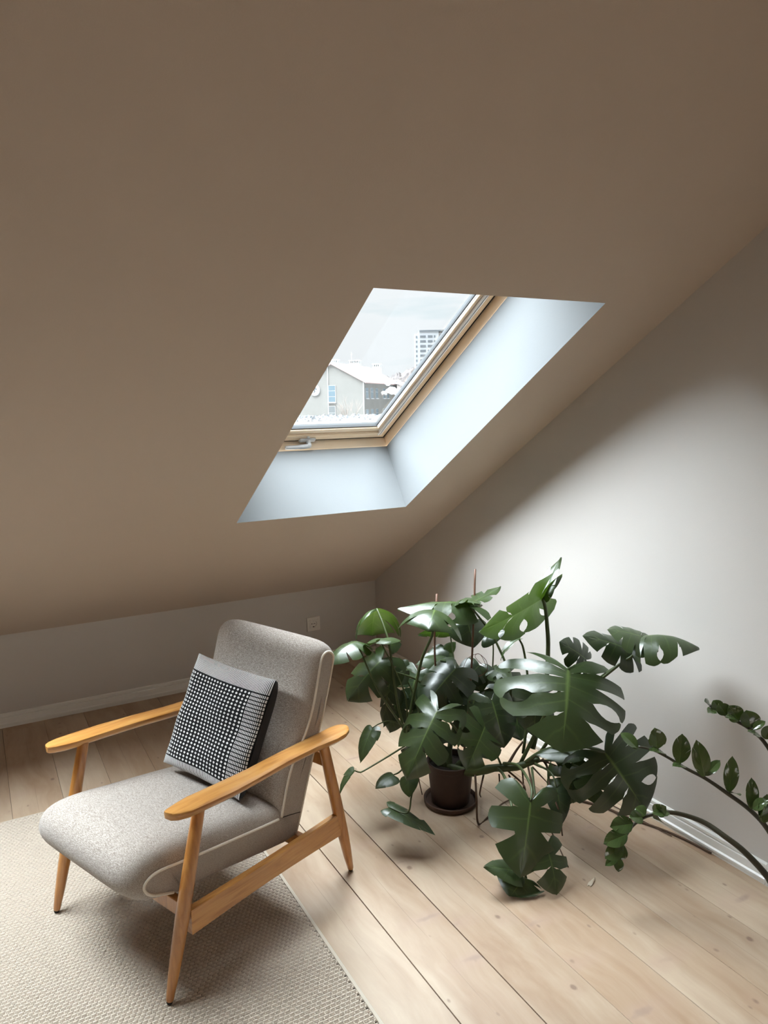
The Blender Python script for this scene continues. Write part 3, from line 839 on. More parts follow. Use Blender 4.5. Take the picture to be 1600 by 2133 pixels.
# ---------------------------------------------------------------- monstera
LEAVES=[
((-0.773,-1.464,0.764),(-0.73,-1.34,0.613),0.32,(-0.04,-0.107,0.993),-0.1,1.6,1,'s',[(-0.773,-1.464,0.764),(-0.777,-1.529,0.707),(-0.778,-1.576,0.63),(-0.781,-1.628,0.449),(-0.776,-1.676,0.323)],0.006),
((-0.898,-1.527,0.665),(-1.038,-1.574,0.612),0.17,(-0.138,-0.087,0.987),-0.1,0.8,0.9,'s',[(-0.898,-1.527,0.665),(-0.891,-1.564,0.608),(-0.862,-1.635,0.488),(-0.788,-1.701,0.339)],0.005),
((-0.818,-1.57,0.669),(-0.875,-1.761,0.723),0.15,(-0.019,-0.069,0.997),0.1,0.6,0.4,'s',[(-0.818,-1.57,0.669),(-0.808,-1.582,0.637),(-0.776,-1.601,0.558),(-0.745,-1.638,0.445),(-0.753,-1.666,0.317)],0.004),
((-0.793,-1.542,0.579),(-0.948,-1.538,0.437),0.25,(-0.662,-0.477,0.578),-0.1,1,0.5,'s',[(-0.793,-1.542,0.579),(-0.762,-1.544,0.528),(-0.669,-1.569,0.483),(-0.621,-1.602,0.447)],0.005),
((-0.754,-1.533,0.624),(-0.698,-1.53,0.619),0.075,(-0.333,-0.83,0.447),0,0.3,0.1,'w',[],0),
((-0.725,-1.501,0.5),(-0.789,-1.535,0.291),0.15,(-0.873,-0.369,0.319),-0.1,0.8,0.3,'s',[(-0.725,-1.501,0.5),(-0.673,-1.537,0.456),(-0.65,-1.609,0.312)],0.005),
((-0.47,-1.684,0.794),(-0.741,-1.592,0.79),0.22,(-0.075,-0.07,0.995),-0.15,0.9,0.35,'s',[(-0.47,-1.684,0.794),(-0.441,-1.684,0.752),(-0.4,-1.693,0.697),(-0.365,-1.711,0.636),(-0.343,-1.763,0.535),(-0.35,-1.804,0.479),(-0.405,-1.859,0.311)],0.006),
((-0.463,-1.666,0.789),(-0.296,-1.659,0.832),0.1,(0.114,-0.032,0.993),0.2,0.4,-0.3,'s',[],0),
((-0.499,-1.667,0.802),(-0.52,-1.824,0.83),0.09,(0.148,0.028,0.989),0,0.9,0.6,'s',[],0),
((-0.616,-1.663,0.78),(-0.736,-1.798,0.757),0.34,(-0.167,-0.441,0.882),-0.05,1.2,1.2,'s',[(-0.616,-1.663,0.78),(-0.61,-1.632,0.716),(-0.612,-1.627,0.665),(-0.653,-1.619,0.58),(-0.687,-1.62,0.466),(-0.729,-1.639,0.352),(-0.75,-1.653,0.271)],0.007),
((-0.465,-1.54,0.639),(-0.598,-1.502,0.635),0.07,(0.43,0.755,0.496),0.1,0.5,0.3,'w',[(-0.465,-1.54,0.639),(-0.476,-1.563,0.604),(-0.488,-1.608,0.505),(-0.512,-1.666,0.425)],0.004),
((-0.425,-1.612,0.685),(-0.423,-1.652,0.592),0.2,(-0.374,-0.894,0.246),-0.1,0.7,0.3,'w',[],0),
((-0.367,-1.633,0.614),(-0.296,-1.711,0.659),0.1,(-0.174,-0.581,0.795),0.1,0.5,0.2,'w',[(-0.367,-1.633,0.614),(-0.331,-1.655,0.604),(-0.342,-1.67,0.475),(-0.407,-1.737,0.346)],0.004),
((-0.263,-1.885,0.829),(-0.591,-1.923,0.762),0.24,(0.075,0.919,0.386),0.15,0.5,-0.2,'s',[(-0.263,-1.885,0.829),(-0.258,-1.894,0.794),(-0.257,-1.905,0.729),(-0.262,-1.919,0.632),(-0.302,-1.949,0.459),(-0.373,-1.966,0.267)],0.01),
((-0.26,-1.887,0.831),(-0.134,-1.84,0.969),0.085,(-0.886,-0.127,0.446),0.3,0.3,0.35,'w',[],0),
((-0.389,-2.168,0.657),(-0.533,-2.298,0.442),0.54,(-0.334,-0.704,0.627),-0.06,0.75,0.55,'S',[(-0.389,-2.168,0.657),(-0.358,-2.09,0.538),(-0.37,-2.014,0.401),(-0.443,-1.979,0.232)],0.008),
((-0.233,-2.096,0.638),(-0.326,-2.055,0.709),0.15,(-0.4,-0.523,0.752),0,0.6,0.4,'s',[],0),
((-0.174,-2.256,0.707),(-0.332,-2.181,0.767),0.17,(-0.232,-0.447,0.864),0,0.8,0.4,'s',[(-0.174,-2.256,0.707),(-0.188,-2.252,0.68),(-0.254,-2.164,0.578),(-0.316,-2.085,0.434),(-0.376,-2.01,0.267)],0.006),
((-0.198,-2.322,0.782),(-0.08,-2.46,0.76),0.27,(0.125,-0.019,0.992),-0.08,1.25,0.9,'s',[(-0.198,-2.322,0.782),(-0.198,-2.305,0.745),(-0.202,-2.287,0.705),(-0.231,-2.254,0.666),(-0.294,-2.169,0.552),(-0.355,-2.09,0.408),(-0.409,-2.009,0.236)],0.006),
((-0.192,-2.326,0.779),(-0.284,-2.248,0.801),0.2,(-0.128,-0.163,0.978),0,0.6,0.35,'s',[],0),
((-0.353,-2.313,0.396),(-0.292,-2.445,0.224),0.4,(-0.367,-0.882,0.296),-0.1,0.7,0.5,'S',[(-0.353,-2.313,0.396),(-0.359,-2.276,0.393),(-0.377,-2.177,0.369),(-0.405,-2.057,0.303),(-0.452,-1.977,0.214)],0.008),
((-0.761,-1.898,0.49),(-0.929,-1.954,0.291),0.26,(-0.496,-0.604,0.623),-0.12,0.9,0.55,'S',[(-0.761,-1.898,0.49),(-0.713,-1.863,0.442),(-0.628,-1.834,0.344),(-0.565,-1.84,0.243),(-0.544,-1.858,0.206)],0.006),
((-0.53,-1.912,0.481),(-0.528,-1.986,0.322),0.22,(-0.358,-0.766,0.534),-0.1,0.9,0.5,'s',[(-0.53,-1.912,0.481),(-0.514,-1.863,0.416),(-0.517,-1.836,0.288)],0.006),
((-0.569,-1.928,0.395),(-0.679,-1.959,0.262),0.19,(-0.359,-0.868,0.343),0.15,0.3,0.2,'s',[(-0.569,-1.928,0.395),(-0.537,-1.939,0.297),(-0.507,-1.945,0.224)],0.005),
((-0.55,-1.705,0.543),(-0.732,-1.741,0.42),0.24,(-0.409,-0.547,0.73),-0.1,0.8,0.5,'s',[(-0.55,-1.705,0.543),(-0.582,-1.684,0.426),(-0.65,-1.697,0.265)],0.006),
((-0.49,-1.601,0.54),(-0.651,-1.57,0.537),0.13,(-0.246,-0.472,0.846),0,0.6,0.3,'w',[],0),
((-0.397,-1.657,0.513),(-0.51,-1.664,0.445),0.15,(-0.212,-0.628,0.749),0,0.6,0.4,'w',[],0),
((-0.44,-1.666,0.452),(-0.384,-1.689,0.5),0.12,(-0.237,-0.687,0.687),0,0.6,0.2,'w',[],0),
((-0.511,-1.56,0.574),(-0.604,-1.54,0.527),0.09,(-0.486,-0.463,0.741),0,0.5,0.4,'w',[],0),
((-0.488,-1.552,0.559),(-0.443,-1.549,0.588),0.055,(-0.105,-0.886,0.451),0,0.3,0.1,'w',[],0),
((-0.338,-1.837,0.662),(-0.428,-1.834,0.595),0.045,(-0.411,0.128,0.903),0.6,0.4,0.9,'w',[(-0.338,-1.837,0.662),(-0.328,-1.849,0.628),(-0.329,-1.875,0.538),(-0.347,-1.909,0.415),(-0.407,-1.95,0.249)],0.006),
((-0.405,-1.765,0.528),(-0.379,-1.841,0.505),0.1,(-0.246,-0.472,0.846),0,0.5,0.4,'s',[],0),
((-0.932,-1.706,0.383),(-1.008,-1.75,0.284),0.085,(-0.777,-0.453,0.436),0.1,0.5,0.5,'w',[(-0.932,-1.706,0.383),(-0.899,-1.7,0.389),(-0.845,-1.685,0.382),(-0.751,-1.664,0.332)],0.003),
((-1.055,-1.793,0.284),(-1.124,-1.812,0.225),0.06,(-0.754,0.156,0.638),0.5,0.3,0.4,'w',[(-1.055,-1.793,0.284),(-1.032,-1.786,0.268),(-1.005,-1.778,0.264),(-0.891,-1.768,0.29),(-0.782,-1.714,0.284)],0.0035),
((-0.864,-1.742,0.192),(-0.949,-1.756,0.168),0.09,(-0.358,-0.249,0.9),0,0.6,0.5,'w',[(-0.864,-1.742,0.192),(-0.834,-1.735,0.192),(-0.788,-1.723,0.21)],0.004),
((-0.878,-1.874,0.248),(-0.899,-1.918,0.197),0.085,(-0.697,-0.628,0.345),0,0.7,0.4,'w',[(-0.878,-1.874,0.248),(-0.831,-1.831,0.25),(-0.761,-1.785,0.269)],0.004),
((-0.958,-1.87,0.15),(-0.854,-2.008,0.084),0.1,(-0.183,0.169,0.968),0.2,0.5,0.3,'w',[(-0.958,-1.87,0.15),(-0.914,-1.928,0.145),(-0.881,-1.905,0.195),(-0.83,-1.869,0.234),(-0.748,-1.799,0.233)],0.004),
((-0.631,-2.261,0.271),(-0.73,-2.332,0.073),0.27,(-0.417,-0.806,0.42),-0.05,0.6,0.3,'H',[(-0.631,-2.261,0.271),(-0.607,-2.237,0.292),(-0.574,-2.173,0.298),(-0.527,-2.063,0.283),(-0.498,-1.948,0.233)],0.006),
((-0.704,-2.303,0.059),(-0.818,-2.257,0.094),0.11,(-0.238,-0.247,0.939),0.1,0.6,0.3,'w',[],0),
((-0.703,-2.317,0.049),(-0.767,-2.323,0.005),0.21,(-0.32,-0.601,0.732),0,0.9,0.4,'s',[(-0.703,-2.317,0.049),(-0.69,-2.316,0.027),(-0.68,-2.259,0.126),(-0.629,-2.159,0.199),(-0.553,-2.024,0.224),(-0.518,-1.929,0.214)],0.006),
((-0.616,-2.328,0.13),(-0.633,-2.396,0.011),0.17,(-0.039,-0.823,0.566),0,0.6,0.5,'H',[(-0.616,-2.328,0.13),(-0.614,-2.29,0.157),(-0.586,-2.239,0.209),(-0.463,-2.068,0.257)],0.005),
((-0.372,-2.15,0.27),(-0.436,-2.203,0.164),0.15,(-0.624,-0.697,0.353),0,0.9,0.3,'s',[(-0.372,-2.15,0.27),(-0.373,-2.113,0.281),(-0.408,-2.008,0.245)],0.005),
((-0.356,-2.182,0.27),(-0.4,-2.22,0.177),0.13,(-0.253,-0.903,0.346),0,0.9,0.3,'s',[],0),
((-0.33,-2.238,0.297),(-0.361,-2.285,0.197),0.16,(-0.352,-0.867,0.354),0,0.7,0.3,'s',[(-0.33,-2.238,0.297),(-0.328,-2.188,0.33),(-0.377,-2.053,0.285)],0.005),
((-0.338,-2.18,0.344),(-0.45,-2.077,0.31),0.11,(-0.169,-0.336,0.927),0.1,0.4,0.1,'w',[],0),
((-0.448,-2.184,0.232),(-0.48,-2.251,0.14),0.1,(-0.538,-0.768,0.347),0.1,0.6,0.4,'w',[(-0.448,-2.184,0.232),(-0.435,-2.14,0.263),(-0.42,-2.035,0.25)],0.0045),
((-0.57,-1.557,0.4),(-0.69,-1.56,0.261),0.22,(-0.741,-0.512,0.434),0,0.8,0.4,'s',[],0),
((-0.453,-1.702,0.405),(-0.549,-1.753,0.263),0.22,(-0.427,-0.783,0.452),0,0.8,0.4,'s',[],0),
((-0.362,-1.804,0.441),(-0.386,-1.909,0.286),0.22,(-0.238,-0.867,0.438),0,0.8,0.4,'s',[],0),
((-0.67,-1.604,0.273),(-0.739,-1.64,0.172),0.16,(-0.648,-0.529,0.549),0,0.8,0.4,'s',[],0),
((-0.357,-1.97,0.497),(-0.406,-2.003,0.348),0.2,(-0.333,-0.83,0.447),0,0.8,0.4,'s',[],0),
((-0.447,-1.59,0.47),(-0.538,-1.617,0.289),0.26,(-0.516,-0.728,0.451),0,0.8,0.4,'s',[],0),
((-0.33,-1.699,0.482),(-0.357,-1.768,0.325),0.24,(-0.333,-0.83,0.447),0,0.8,0.4,'s',[],0),
((-0.694,-1.491,0.383),(-0.747,-1.508,0.244),0.16,(-0.802,-0.418,0.427),0,0.8,0.4,'s',[],0),
((-0.473,-1.761,0.329),(-0.481,-1.836,0.2),0.24,(-0.333,-0.83,0.447),0,0.8,0.4,'s',[],0),
((-0.605,-1.502,0.473),(-0.672,-1.532,0.351),0.2,(-0.671,-0.6,0.436),0,0.8,0.4,'s',[],0),
((-0.655,-1.688,0.303),(-0.654,-1.772,0.217),0.15,(-0.403,-0.742,0.536),0,0.8,0.4,'s',[],0),
]
STEMS=[([(-0.609,-1.739,0.15),(-0.571,-1.849,0.173),(-0.526,-1.925,0.211),(-0.466,-1.98,0.223),(-0.39,-2.027,0.258)],0.018),([(-0.618,-1.734,0.15),(-0.651,-1.681,0.218),(-0.676,-1.651,0.314)],0.014),([(-0.584,-1.753,0.15),(-0.519,-1.776,0.224),(-0.482,-1.806,0.308),(-0.448,-1.823,0.386)],0.013),([(-0.609,-1.739,0.15),(-0.57,-1.699,0.246),(-0.508,-1.678,0.367)],0.012)]
ROOTS=[([(-0.575,-1.87,0.17),(-0.611,-1.928,0.119),(-0.601,-1.927,0.006),(-0.523,-1.899,0.006),(-0.424,-1.856,0.006),(-0.339,-1.856,0.006),(-0.3,-1.914,0.006)],0.0045),([(-0.497,-1.952,0.215),(-0.461,-2.002,0.173),(-0.46,-2.029,0.153),(-0.349,-1.884,0.006)],0.004),([(-0.439,-1.984,0.214),(-0.315,-1.849,0.006)],0.004),([(-0.432,-2.008,0.232),(-0.471,-2.089,0.175),(-0.495,-2.151,0.138),(-0.403,-2.115,0.006),(-0.494,-2.299,0.006)],0.004),([(-0.486,-1.963,0.188),(-0.327,-1.842,0.006)],0.0035),([(-0.415,-2.016,0.241),(-0.39,-2.055,0.232),(-0.033,-1.789,0.006)],0.004),([(-0.398,-2.023,0.255),(-0.365,-2.066,0.246),(-0.016,-1.829,0.006)],0.004),([(-0.416,-2.018,0.226),(-0.17,-1.822,0.006)],0.0035),([(-0.395,-2.046,0.267),(-0.393,-2.074,0.241),(-0.443,-2.144,0.212),(-0.474,-2.227,0.169),(-0.381,-2.146,0.006)],0.005),([(-0.47,-1.942,0.223),(-0.43,-1.935,0.259),(-0.403,-1.944,0.295)],0.006),([(-0.253,-1.946,0.008),(-0.164,-1.986,0.006),(-0.107,-2.091,0.006),(-0.082,-2.185,0.006),(-0.032,-2.324,0.006),(-0.013,-2.424,0.006),(-0.01,-2.496,0.008)],0.0055),([(-0.188,-1.858,0.006),(-0.112,-1.903,0.006),(-0.081,-2.008,0.005),(-0.052,-2.228,0.005),(-0.041,-2.353,0.005)],0.003),([(-0.546,-1.886,0.175),(-0.576,-1.902,0.116),(-0.477,-1.774,0.006)],0.004),([(-0.76,-1.741,0.191),(-0.765,-1.769,0.146),(-0.671,-1.636,0.006)],0.003),([(-0.518,-1.944,0.194),(-0.526,-1.97,0.153),(-0.451,-1.962,0.168)],0.003)]
STAKES=[[(-0.538,-1.551,0.812),(-0.588,-1.61,0.575),(-0.624,-1.727,0.173)],[(-0.38,-1.6,0.906),(-0.418,-1.643,0.728),(-0.478,-1.703,0.451),(-0.563,-1.772,0.177)]]
TWINE=[(-0.447,-1.666,0.566),(-0.422,-1.691,0.573),(-0.405,-1.707,0.53),(-0.417,-1.7,0.532),(-0.44,-1.682,0.563),(-0.425,-1.688,0.575),(-0.4,-1.707,0.543),(-0.407,-1.711,0.501),(-0.456,-1.688,0.478),(-0.493,-1.674,0.506),(-0.472,-1.667,0.551),(-0.447,-1.666,0.564)]
ZZSTEMS=[[(-0.24,-3.12,0.2),(-0.167,-2.872,0.094),(-0.182,-2.817,0.164),(-0.21,-2.756,0.222),(-0.232,-2.705,0.251),(-0.25,-2.645,0.272),(-0.293,-2.607,0.291),(-0.338,-2.58,0.302),(-0.384,-2.555,0.297),(-0.409,-2.533,0.279),(-0.442,-2.519,0.249),(-0.478,-2.519,0.206),(-0.5,-2.524,0.172)],[(-0.24,-3.12,0.2),(-0.155,-2.922,0.107),(-0.174,-2.867,0.234),(-0.197,-2.816,0.324),(-0.203,-2.76,0.36),(-0.241,-2.709,0.4),(-0.279,-2.659,0.436),(-0.316,-2.611,0.46),(-0.353,-2.574,0.489),(-0.383,-2.543,0.507),(-0.414,-2.514,0.514)],[(-0.24,-3.12,0.2),(-0.123,-2.948,0.263),(-0.162,-2.86,0.453),(-0.176,-2.787,0.566),(-0.184,-2.73,0.603),(-0.199,-2.672,0.62),(-0.212,-2.627,0.637),(-0.211,-2.604,0.643)]]
ZZLEAVES=[(1,(-0.409,-2.507,0.502),(-0.429,-2.455,0.539),0.05,(-0.116,-0.669,0.734)),(1,(-0.377,-2.555,0.511),(-0.378,-2.545,0.578),0.065,(-0.379,-0.893,0.241)),(1,(-0.358,-2.576,0.499),(-0.447,-2.584,0.539),0.035,(-0.161,-0.108,0.981)),(1,(-0.336,-2.606,0.477),(-0.317,-2.597,0.564),0.062,(-0.545,-0.786,0.292)),(1,(-0.322,-2.617,0.468),(-0.406,-2.641,0.502),0.035,(-0.181,-0.357,0.916)),(1,(-0.283,-2.658,0.44),(-0.296,-2.633,0.553),0.06,(-0.592,-0.768,0.244)),(1,(-0.288,-2.665,0.45),(-0.228,-2.668,0.486),0.034,(-0.802,-0.418,0.427)),(1,(-0.229,-2.705,0.396),(-0.201,-2.691,0.501),0.05,(-0.629,-0.738,0.243)),(1,(-0.233,-2.713,0.401),(-0.243,-2.752,0.414),0.036,(-0.022,-0.701,0.713)),(1,(-0.208,-2.768,0.367),(-0.191,-2.751,0.455),0.045,(-0.552,-0.797,0.245)),(1,(-0.214,-2.775,0.374),(-0.198,-2.812,0.414),0.04,(-0.246,-0.472,0.846)),(1,(-0.207,-2.807,0.342),(-0.181,-2.797,0.421),0.05,(-0.629,-0.738,0.243)),(1,(-0.216,-2.8,0.356),(-0.227,-2.82,0.408),0.04,(-0.144,-0.893,0.426)),(0,(-0.354,-2.593,0.31),(-0.415,-2.58,0.321),0.035,(-0.181,-0.357,0.916)),(0,(-0.39,-2.562,0.306),(-0.378,-2.597,0.342),0.05,(0.065,-0.725,0.686)),(0,(-0.391,-2.564,0.291),(-0.407,-2.61,0.306),0.04,(0.001,-0.856,0.516)),(0,(-0.413,-2.541,0.287),(-0.464,-2.534,0.299),0.05,(-0.486,-0.463,0.741)),(0,(-0.406,-2.544,0.292),(-0.415,-2.513,0.308),0.05,(-0.569,-0.631,0.528)),(0,(-0.441,-2.529,0.268),(-0.519,-2.508,0.272),0.062,(-0.608,-0.492,0.623)),(0,(-0.459,-2.524,0.236),(-0.541,-2.505,0.22),0.06,(-0.713,-0.459,0.53)),(0,(-0.483,-2.527,0.209),(-0.548,-2.519,0.18),0.055,(-0.671,-0.6,0.436)),(0,(-0.499,-2.524,0.175),(-0.557,-2.528,0.164),0.03,(-0.749,-0.49,0.446)),(0,(-0.5,-2.524,0.172),(-0.516,-2.544,0.138),0.036,(-0.453,-0.825,0.338)),(0,(-0.48,-2.529,0.209),(-0.518,-2.536,0.177),0.05,(-0.453,-0.825,0.338)),(2,(-0.214,-2.614,0.641),(-0.252,-2.624,0.667),0.035,(-0.563,-0.4,0.723)),(2,(-0.206,-2.643,0.634),(-0.213,-2.623,0.661),0.045,(-0.403,-0.742,0.536)),(2,(-0.208,-2.631,0.633),(-0.271,-2.651,0.644),0.035,(-0.246,-0.472,0.846)),(2,(-0.207,-2.666,0.627),(-0.215,-2.645,0.659),0.05,(-0.427,-0.783,0.452)),(2,(-0.192,-2.7,0.615),(-0.213,-2.68,0.664),0.062,(-0.427,-0.783,0.452)),(2,(-0.179,-2.732,0.604),(-0.177,-2.713,0.653),0.07,(-0.427,-0.783,0.452)),(2,(-0.2,-2.706,0.625),(-0.26,-2.703,0.647),0.03,(-0.137,-0.28,0.95)),(2,(-0.184,-2.741,0.604),(-0.149,-2.756,0.629),0.028,(0.057,-0.379,0.924)),(2,(-0.175,-2.773,0.584),(-0.241,-2.764,0.621),0.04,(-0.126,-0.26,0.957)),(2,(-0.181,-2.78,0.589),(-0.166,-2.781,0.628),0.05,(-0.453,-0.825,0.338))]
OUT_H = [(0.0, 0.0), (.14, -.21), (.34, -.29), (.50, -.14), (.55, .12), (.53, .36), (.455, .58), (.33, .77), (.17, .92), (0.0, 1.03)]
OUT_W = [(0.0, 0.0), (.18, -.09), (.38, -.08), (.49, .06), (.50, .24), (.45, .43), (.36, .62), (.23, .80), (.10, .94), (0.0, 1.03)]
def out_pt(P, q):
    x = q * (len(P) - 1); i = min(int(x), len(P) - 2); t = x - i
    g = lambda k: Vector((*P[max(0, min(len(P) - 1, k))], 0))
    a, b, c, d = g(i - 1), g(i), g(i + 1), g(i + 2)
    return 0.5 * ((2 * b) + (c - a) * t + (2 * a - 5 * b + 4 * c - d) * t * t + (3 * b - a - 3 * c + d) * t ** 3)
UROWS = [0, .04, .12, .2, .28, .38, .48, .58, .68, .78, .87, .94, 1.0]
TCOL = [-1, -.6, -.13, 0, .13, .6, 1]
def leaf_mesh(name, Wd, chord, kind, fold, lat, lon, seed, mat):
    rnd = random.Random(seed)
    whole = kind in ('w', 'p')
    nl = {'S': 5, 'H': 3, 's': 4, 'h': 4, 'p': 5, 'w': 4}[kind]
    P = OUT_W if whole else OUT_H
    Lg = 1.0
    verts, faces, vein = [], [], []
    for side in (-1, 1):
        qs = [0.0]
        for k in range(nl): qs.append(qs[-1] + (1.5 if k == 0 else 1.0 if k < nl - 1 else 1.3) * rnd.uniform(.85, 1.15))
        qs = [q / qs[-1] for q in qs]
        gp = []
        for k in range(nl + 1):
            if whole or k == 0 or k == nl:
                if kind == 'p' and 0 < k < nl: gp.append(('hole', .3, .018, 0))
                else: gp.append((None, 0, 0, 0))
            else:
                hole = (kind == 'h') or rnd.random() < (.4 if kind == 'S' else .22)
                gp.append(('hole' if hole else 'open', rnd.uniform(.30, .46) if kind == 'H' else rnd.uniform(.34, .52) if kind == 'S' else rnd.uniform(.36, .60), rnd.uniform(.050, .070) if kind == 'H' else rnd.uniform(.028, .050) if kind == 'S' else rnd.uniform(.020, .042), rnd.choice([0, 0, .010, .014]) if kind == 'S' else rnd.choice([0, 0, 0, .010])))
        def gap(k, u):
            ty, us, gw, ih = gp[k]
            g = 0.0
            if ty == 'open' and u > us: g = gw * min(1.0, ((u - us) / (1 - us)) ** .55)
            if ty == 'hole' and us < u < .93: g = 1.15 * gw * max(0, math.sin(math.pi * (u - us) / (.93 - us))) ** .7
            if ih and .10 < u < .30: g += ih * math.sin(math.pi * (u - .10) / .20)
            return g
        for k in range(nl):
            base = len(verts)
            curl = rnd.uniform(-.01, .05)
            shrink = rnd.uniform(-.03, .03)
            for u in UROWS:
                lo, hi = qs[k] + gap(k, u), qs[k + 1] - gap(k + 1, u)
                mid, hf = (lo + hi) / 2, max((hi - lo) / 2, .002)
                for t in TCOL:
                    q = min(1, max(0, mid + hf * t))
                    m = out_pt(P, q)
                    oy = .015 + .92 * q ** 2.2
                    uu = u * (1 - (.05 * t * t + shrink * (1 - t * t)) * (u ** 4) * (0 if whole else 1) * (1 if 0 < k < nl - 1 else .3))
                    x = m.x * uu
                    y = oy + (m.y - oy) * uu + .05 * uu * (1 - uu)
                    # quilting between the lateral veins and a curl of the lobe ends
                    z = (.012 * t * t if not whole else .006 * t * t) * min(1, u * 3) - curl * u ** 3
                    verts.append(Vector((side * x, y, z)))
                    vv = max(0, 1 - u / .035) * (1.0 if q < .98 else .6)
                    vv = max(vv, (.42 if abs(t) < .05 else 0) * (1 - u) ** .8)
                    vein.append(vv)
            nT = len(TCOL)
            for i in range(len(UROWS) - 1):
                for j in range(nT - 1):
                    a, b, c, d = base + i * nT + j, base + i * nT + j + 1, base + (i + 1) * nT + j + 1, base + (i + 1) * nT + j
                    faces.append((a, d, c, b) if side < 0 else (a, b, c, d))
    return verts, faces, vein
def shape_leaf(verts, Wd, L, fold, lat, lon):
    out = []
    hw = Wd * .5 / .545
    for p in verts:
        ax = abs(p.x) / .545
        s = 1 if p.x >= 0 else -1
        w = Wd * .5
        if abs(lat) > 1e-3:
            ph = lat * ax
            x = w / lat * math.sin(ph); z = -w / lat * (1 - math.cos(ph)) * 1.0
        else:
            x, z = w * ax, 0.0
        cf, sf = math.cos(fold), math.sin(fold)
        x, z = x * cf - z * sf, x * sf + z * cf
        z += p.z * L
        y = p.y * L
        if abs(lon) > 1e-3:
            R_ = L / lon
            ph = lon * p.y
            y2 = (R_ + z) * math.sin(ph); z2 = (R_ + z) * math.cos(ph) - R_
            out.append(Vector((s * x, y2, z2)))
        else:
            out.append(Vector((s * x, y, z)))
    return out
def place_leaf(name, base, tip, Wd, nrm, fold, lat, lon, kind, seed, mat, parent, off=Vector((0, 0, 0))):
    base, tip, nrm = Vector(base), Vector(tip), Vector(nrm)
    v, f, vein = leaf_mesh(name, Wd, 1, kind, fold, lat, lon, seed, mat)
    chord = (tip - base).length
    L = chord / (math.sin(lon / 2) / (lon / 2) if abs(lon) > 1e-3 else 1.0)
    v = shape_leaf(v, Wd, L, fold, lat, lon)
    # end of the midrib in local space -> chord direction
    ph = lon
    e = Vector((0, L / lon * math.sin(lon), L / lon * math.cos(lon) - L / lon)) if abs(lon) > 1e-3 else Vector((0, L, 0))
    yl = e.normalized(); xl = Vector((1, 0, 0)); zl = xl.cross(yl)
    Yw = (tip - base).normalized()
    Zw = (nrm - Yw * nrm.dot(Yw)).normalized()
    Xw = Yw.cross(Zw)
    A = Matrix((xl, yl, zl)).transposed(); B = Matrix((Xw, Yw, Zw)).transposed()
    Rm = B @ A.transposed()
    WALL = -.006
    w = []
    for p in v:
        q = Rm @ p + base
        if q.x > WALL: q.x = WALL - .0005
        lim = .010
        if q.z < lim: q.z = lim
        w.append(q - off)
    bm = bmesh.new()
    lay = bm.verts.layers.float.new('vein')
    vs = []
    for p, a in zip(w, vein):
        x = bm.verts.new(p); x[lay] = a; vs.append(x)
    for q in f:
        try: bm.faces.new([vs[k] for k in q])
        except ValueError: pass
    bmesh.ops.remove_doubles(bm, verts=bm.verts[:], dist=.0004)
    me = bpy.data.meshes.new(name)
    bm.to_mesh(me); bm.free()
    me.polygons.foreach_set('use_smooth', [True] * len(me.polygons))
    me.materials.append(mat)
    return mk(name, None, None, None, parent, mesh=me)

POT = Vector((-.597, -1.733, 0))
saucer = lathe('plant_saucer', [(.001, .0008), (.098, .0008), (.106, .006), (.108, .022), (.106, .024), (.102, .022), (.098, .009), (.001, .008)], M_saucer, None, POT)
smooth_by_angle(saucer, 50)
tag(saucer, 'round dark brown clay saucer under the big plant pot', 'saucer')
mon = empty('monstera_plant', POT + Vector((0, 0, .0085)))
tag(mon, 'large bushy monstera with split dark leaves in a dark clay pot on the floor', 'potted plant')
MO = POT + Vector((0, 0, .0085))
pot = lathe('pot', [(.001, .0005), (.074, .0005), (.076, .004), (.091, .150), (.094, .152), (.096, .172), (.094, .174), (.088, .172), (.085, .145), (.001, .140)], M_pot, mon)
smooth_by_angle(pot, 45)
lathe('soil', [(.001, .150), (.05, .153), (.0855, .148), (.084, .142)], M_soil, mon, n=24)
loc = lambda pts: [Vector(p) - MO for p in pts]
for pts, r in STEMS:
    c = catmull(loc(pts), 5)
    tube('stem', c, [r * (1 - .35 * i / len(c)) * (1 + .08 * math.sin(i * 1.7)) for i in range(len(c))], M_stem, mon, 12)
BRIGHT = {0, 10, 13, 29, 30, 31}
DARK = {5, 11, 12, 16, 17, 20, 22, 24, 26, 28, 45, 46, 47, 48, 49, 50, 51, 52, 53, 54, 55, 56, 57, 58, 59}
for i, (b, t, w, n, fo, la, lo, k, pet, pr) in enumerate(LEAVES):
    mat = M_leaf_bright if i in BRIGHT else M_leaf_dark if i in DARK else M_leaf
    lf = place_leaf('leaf', b, t, w, n, fo, la, lo, k, 100 + i, mat, mon, MO)
    if pet:
        c = catmull(loc(pet), 6)
        tube('petiole', c, [pr * (.62 + .38 * j / len(c)) for j in range(len(c))], M_stem, lf, 8)
for pts, r in ROOTS:
    c = catmull(loc(pts), 6)
    tube('aerial_root', c, [r * (1 - .45 * j / len(c)) for j in range(len(c))], M_root, mon, 7)
for pts in STAKES:
    tube('stake', catmull(loc(pts), 4), .0042, M_stake, mon, 8)
tube('twine', catmull(loc(TWINE), 6), .0011, M_twine, mon, 5)

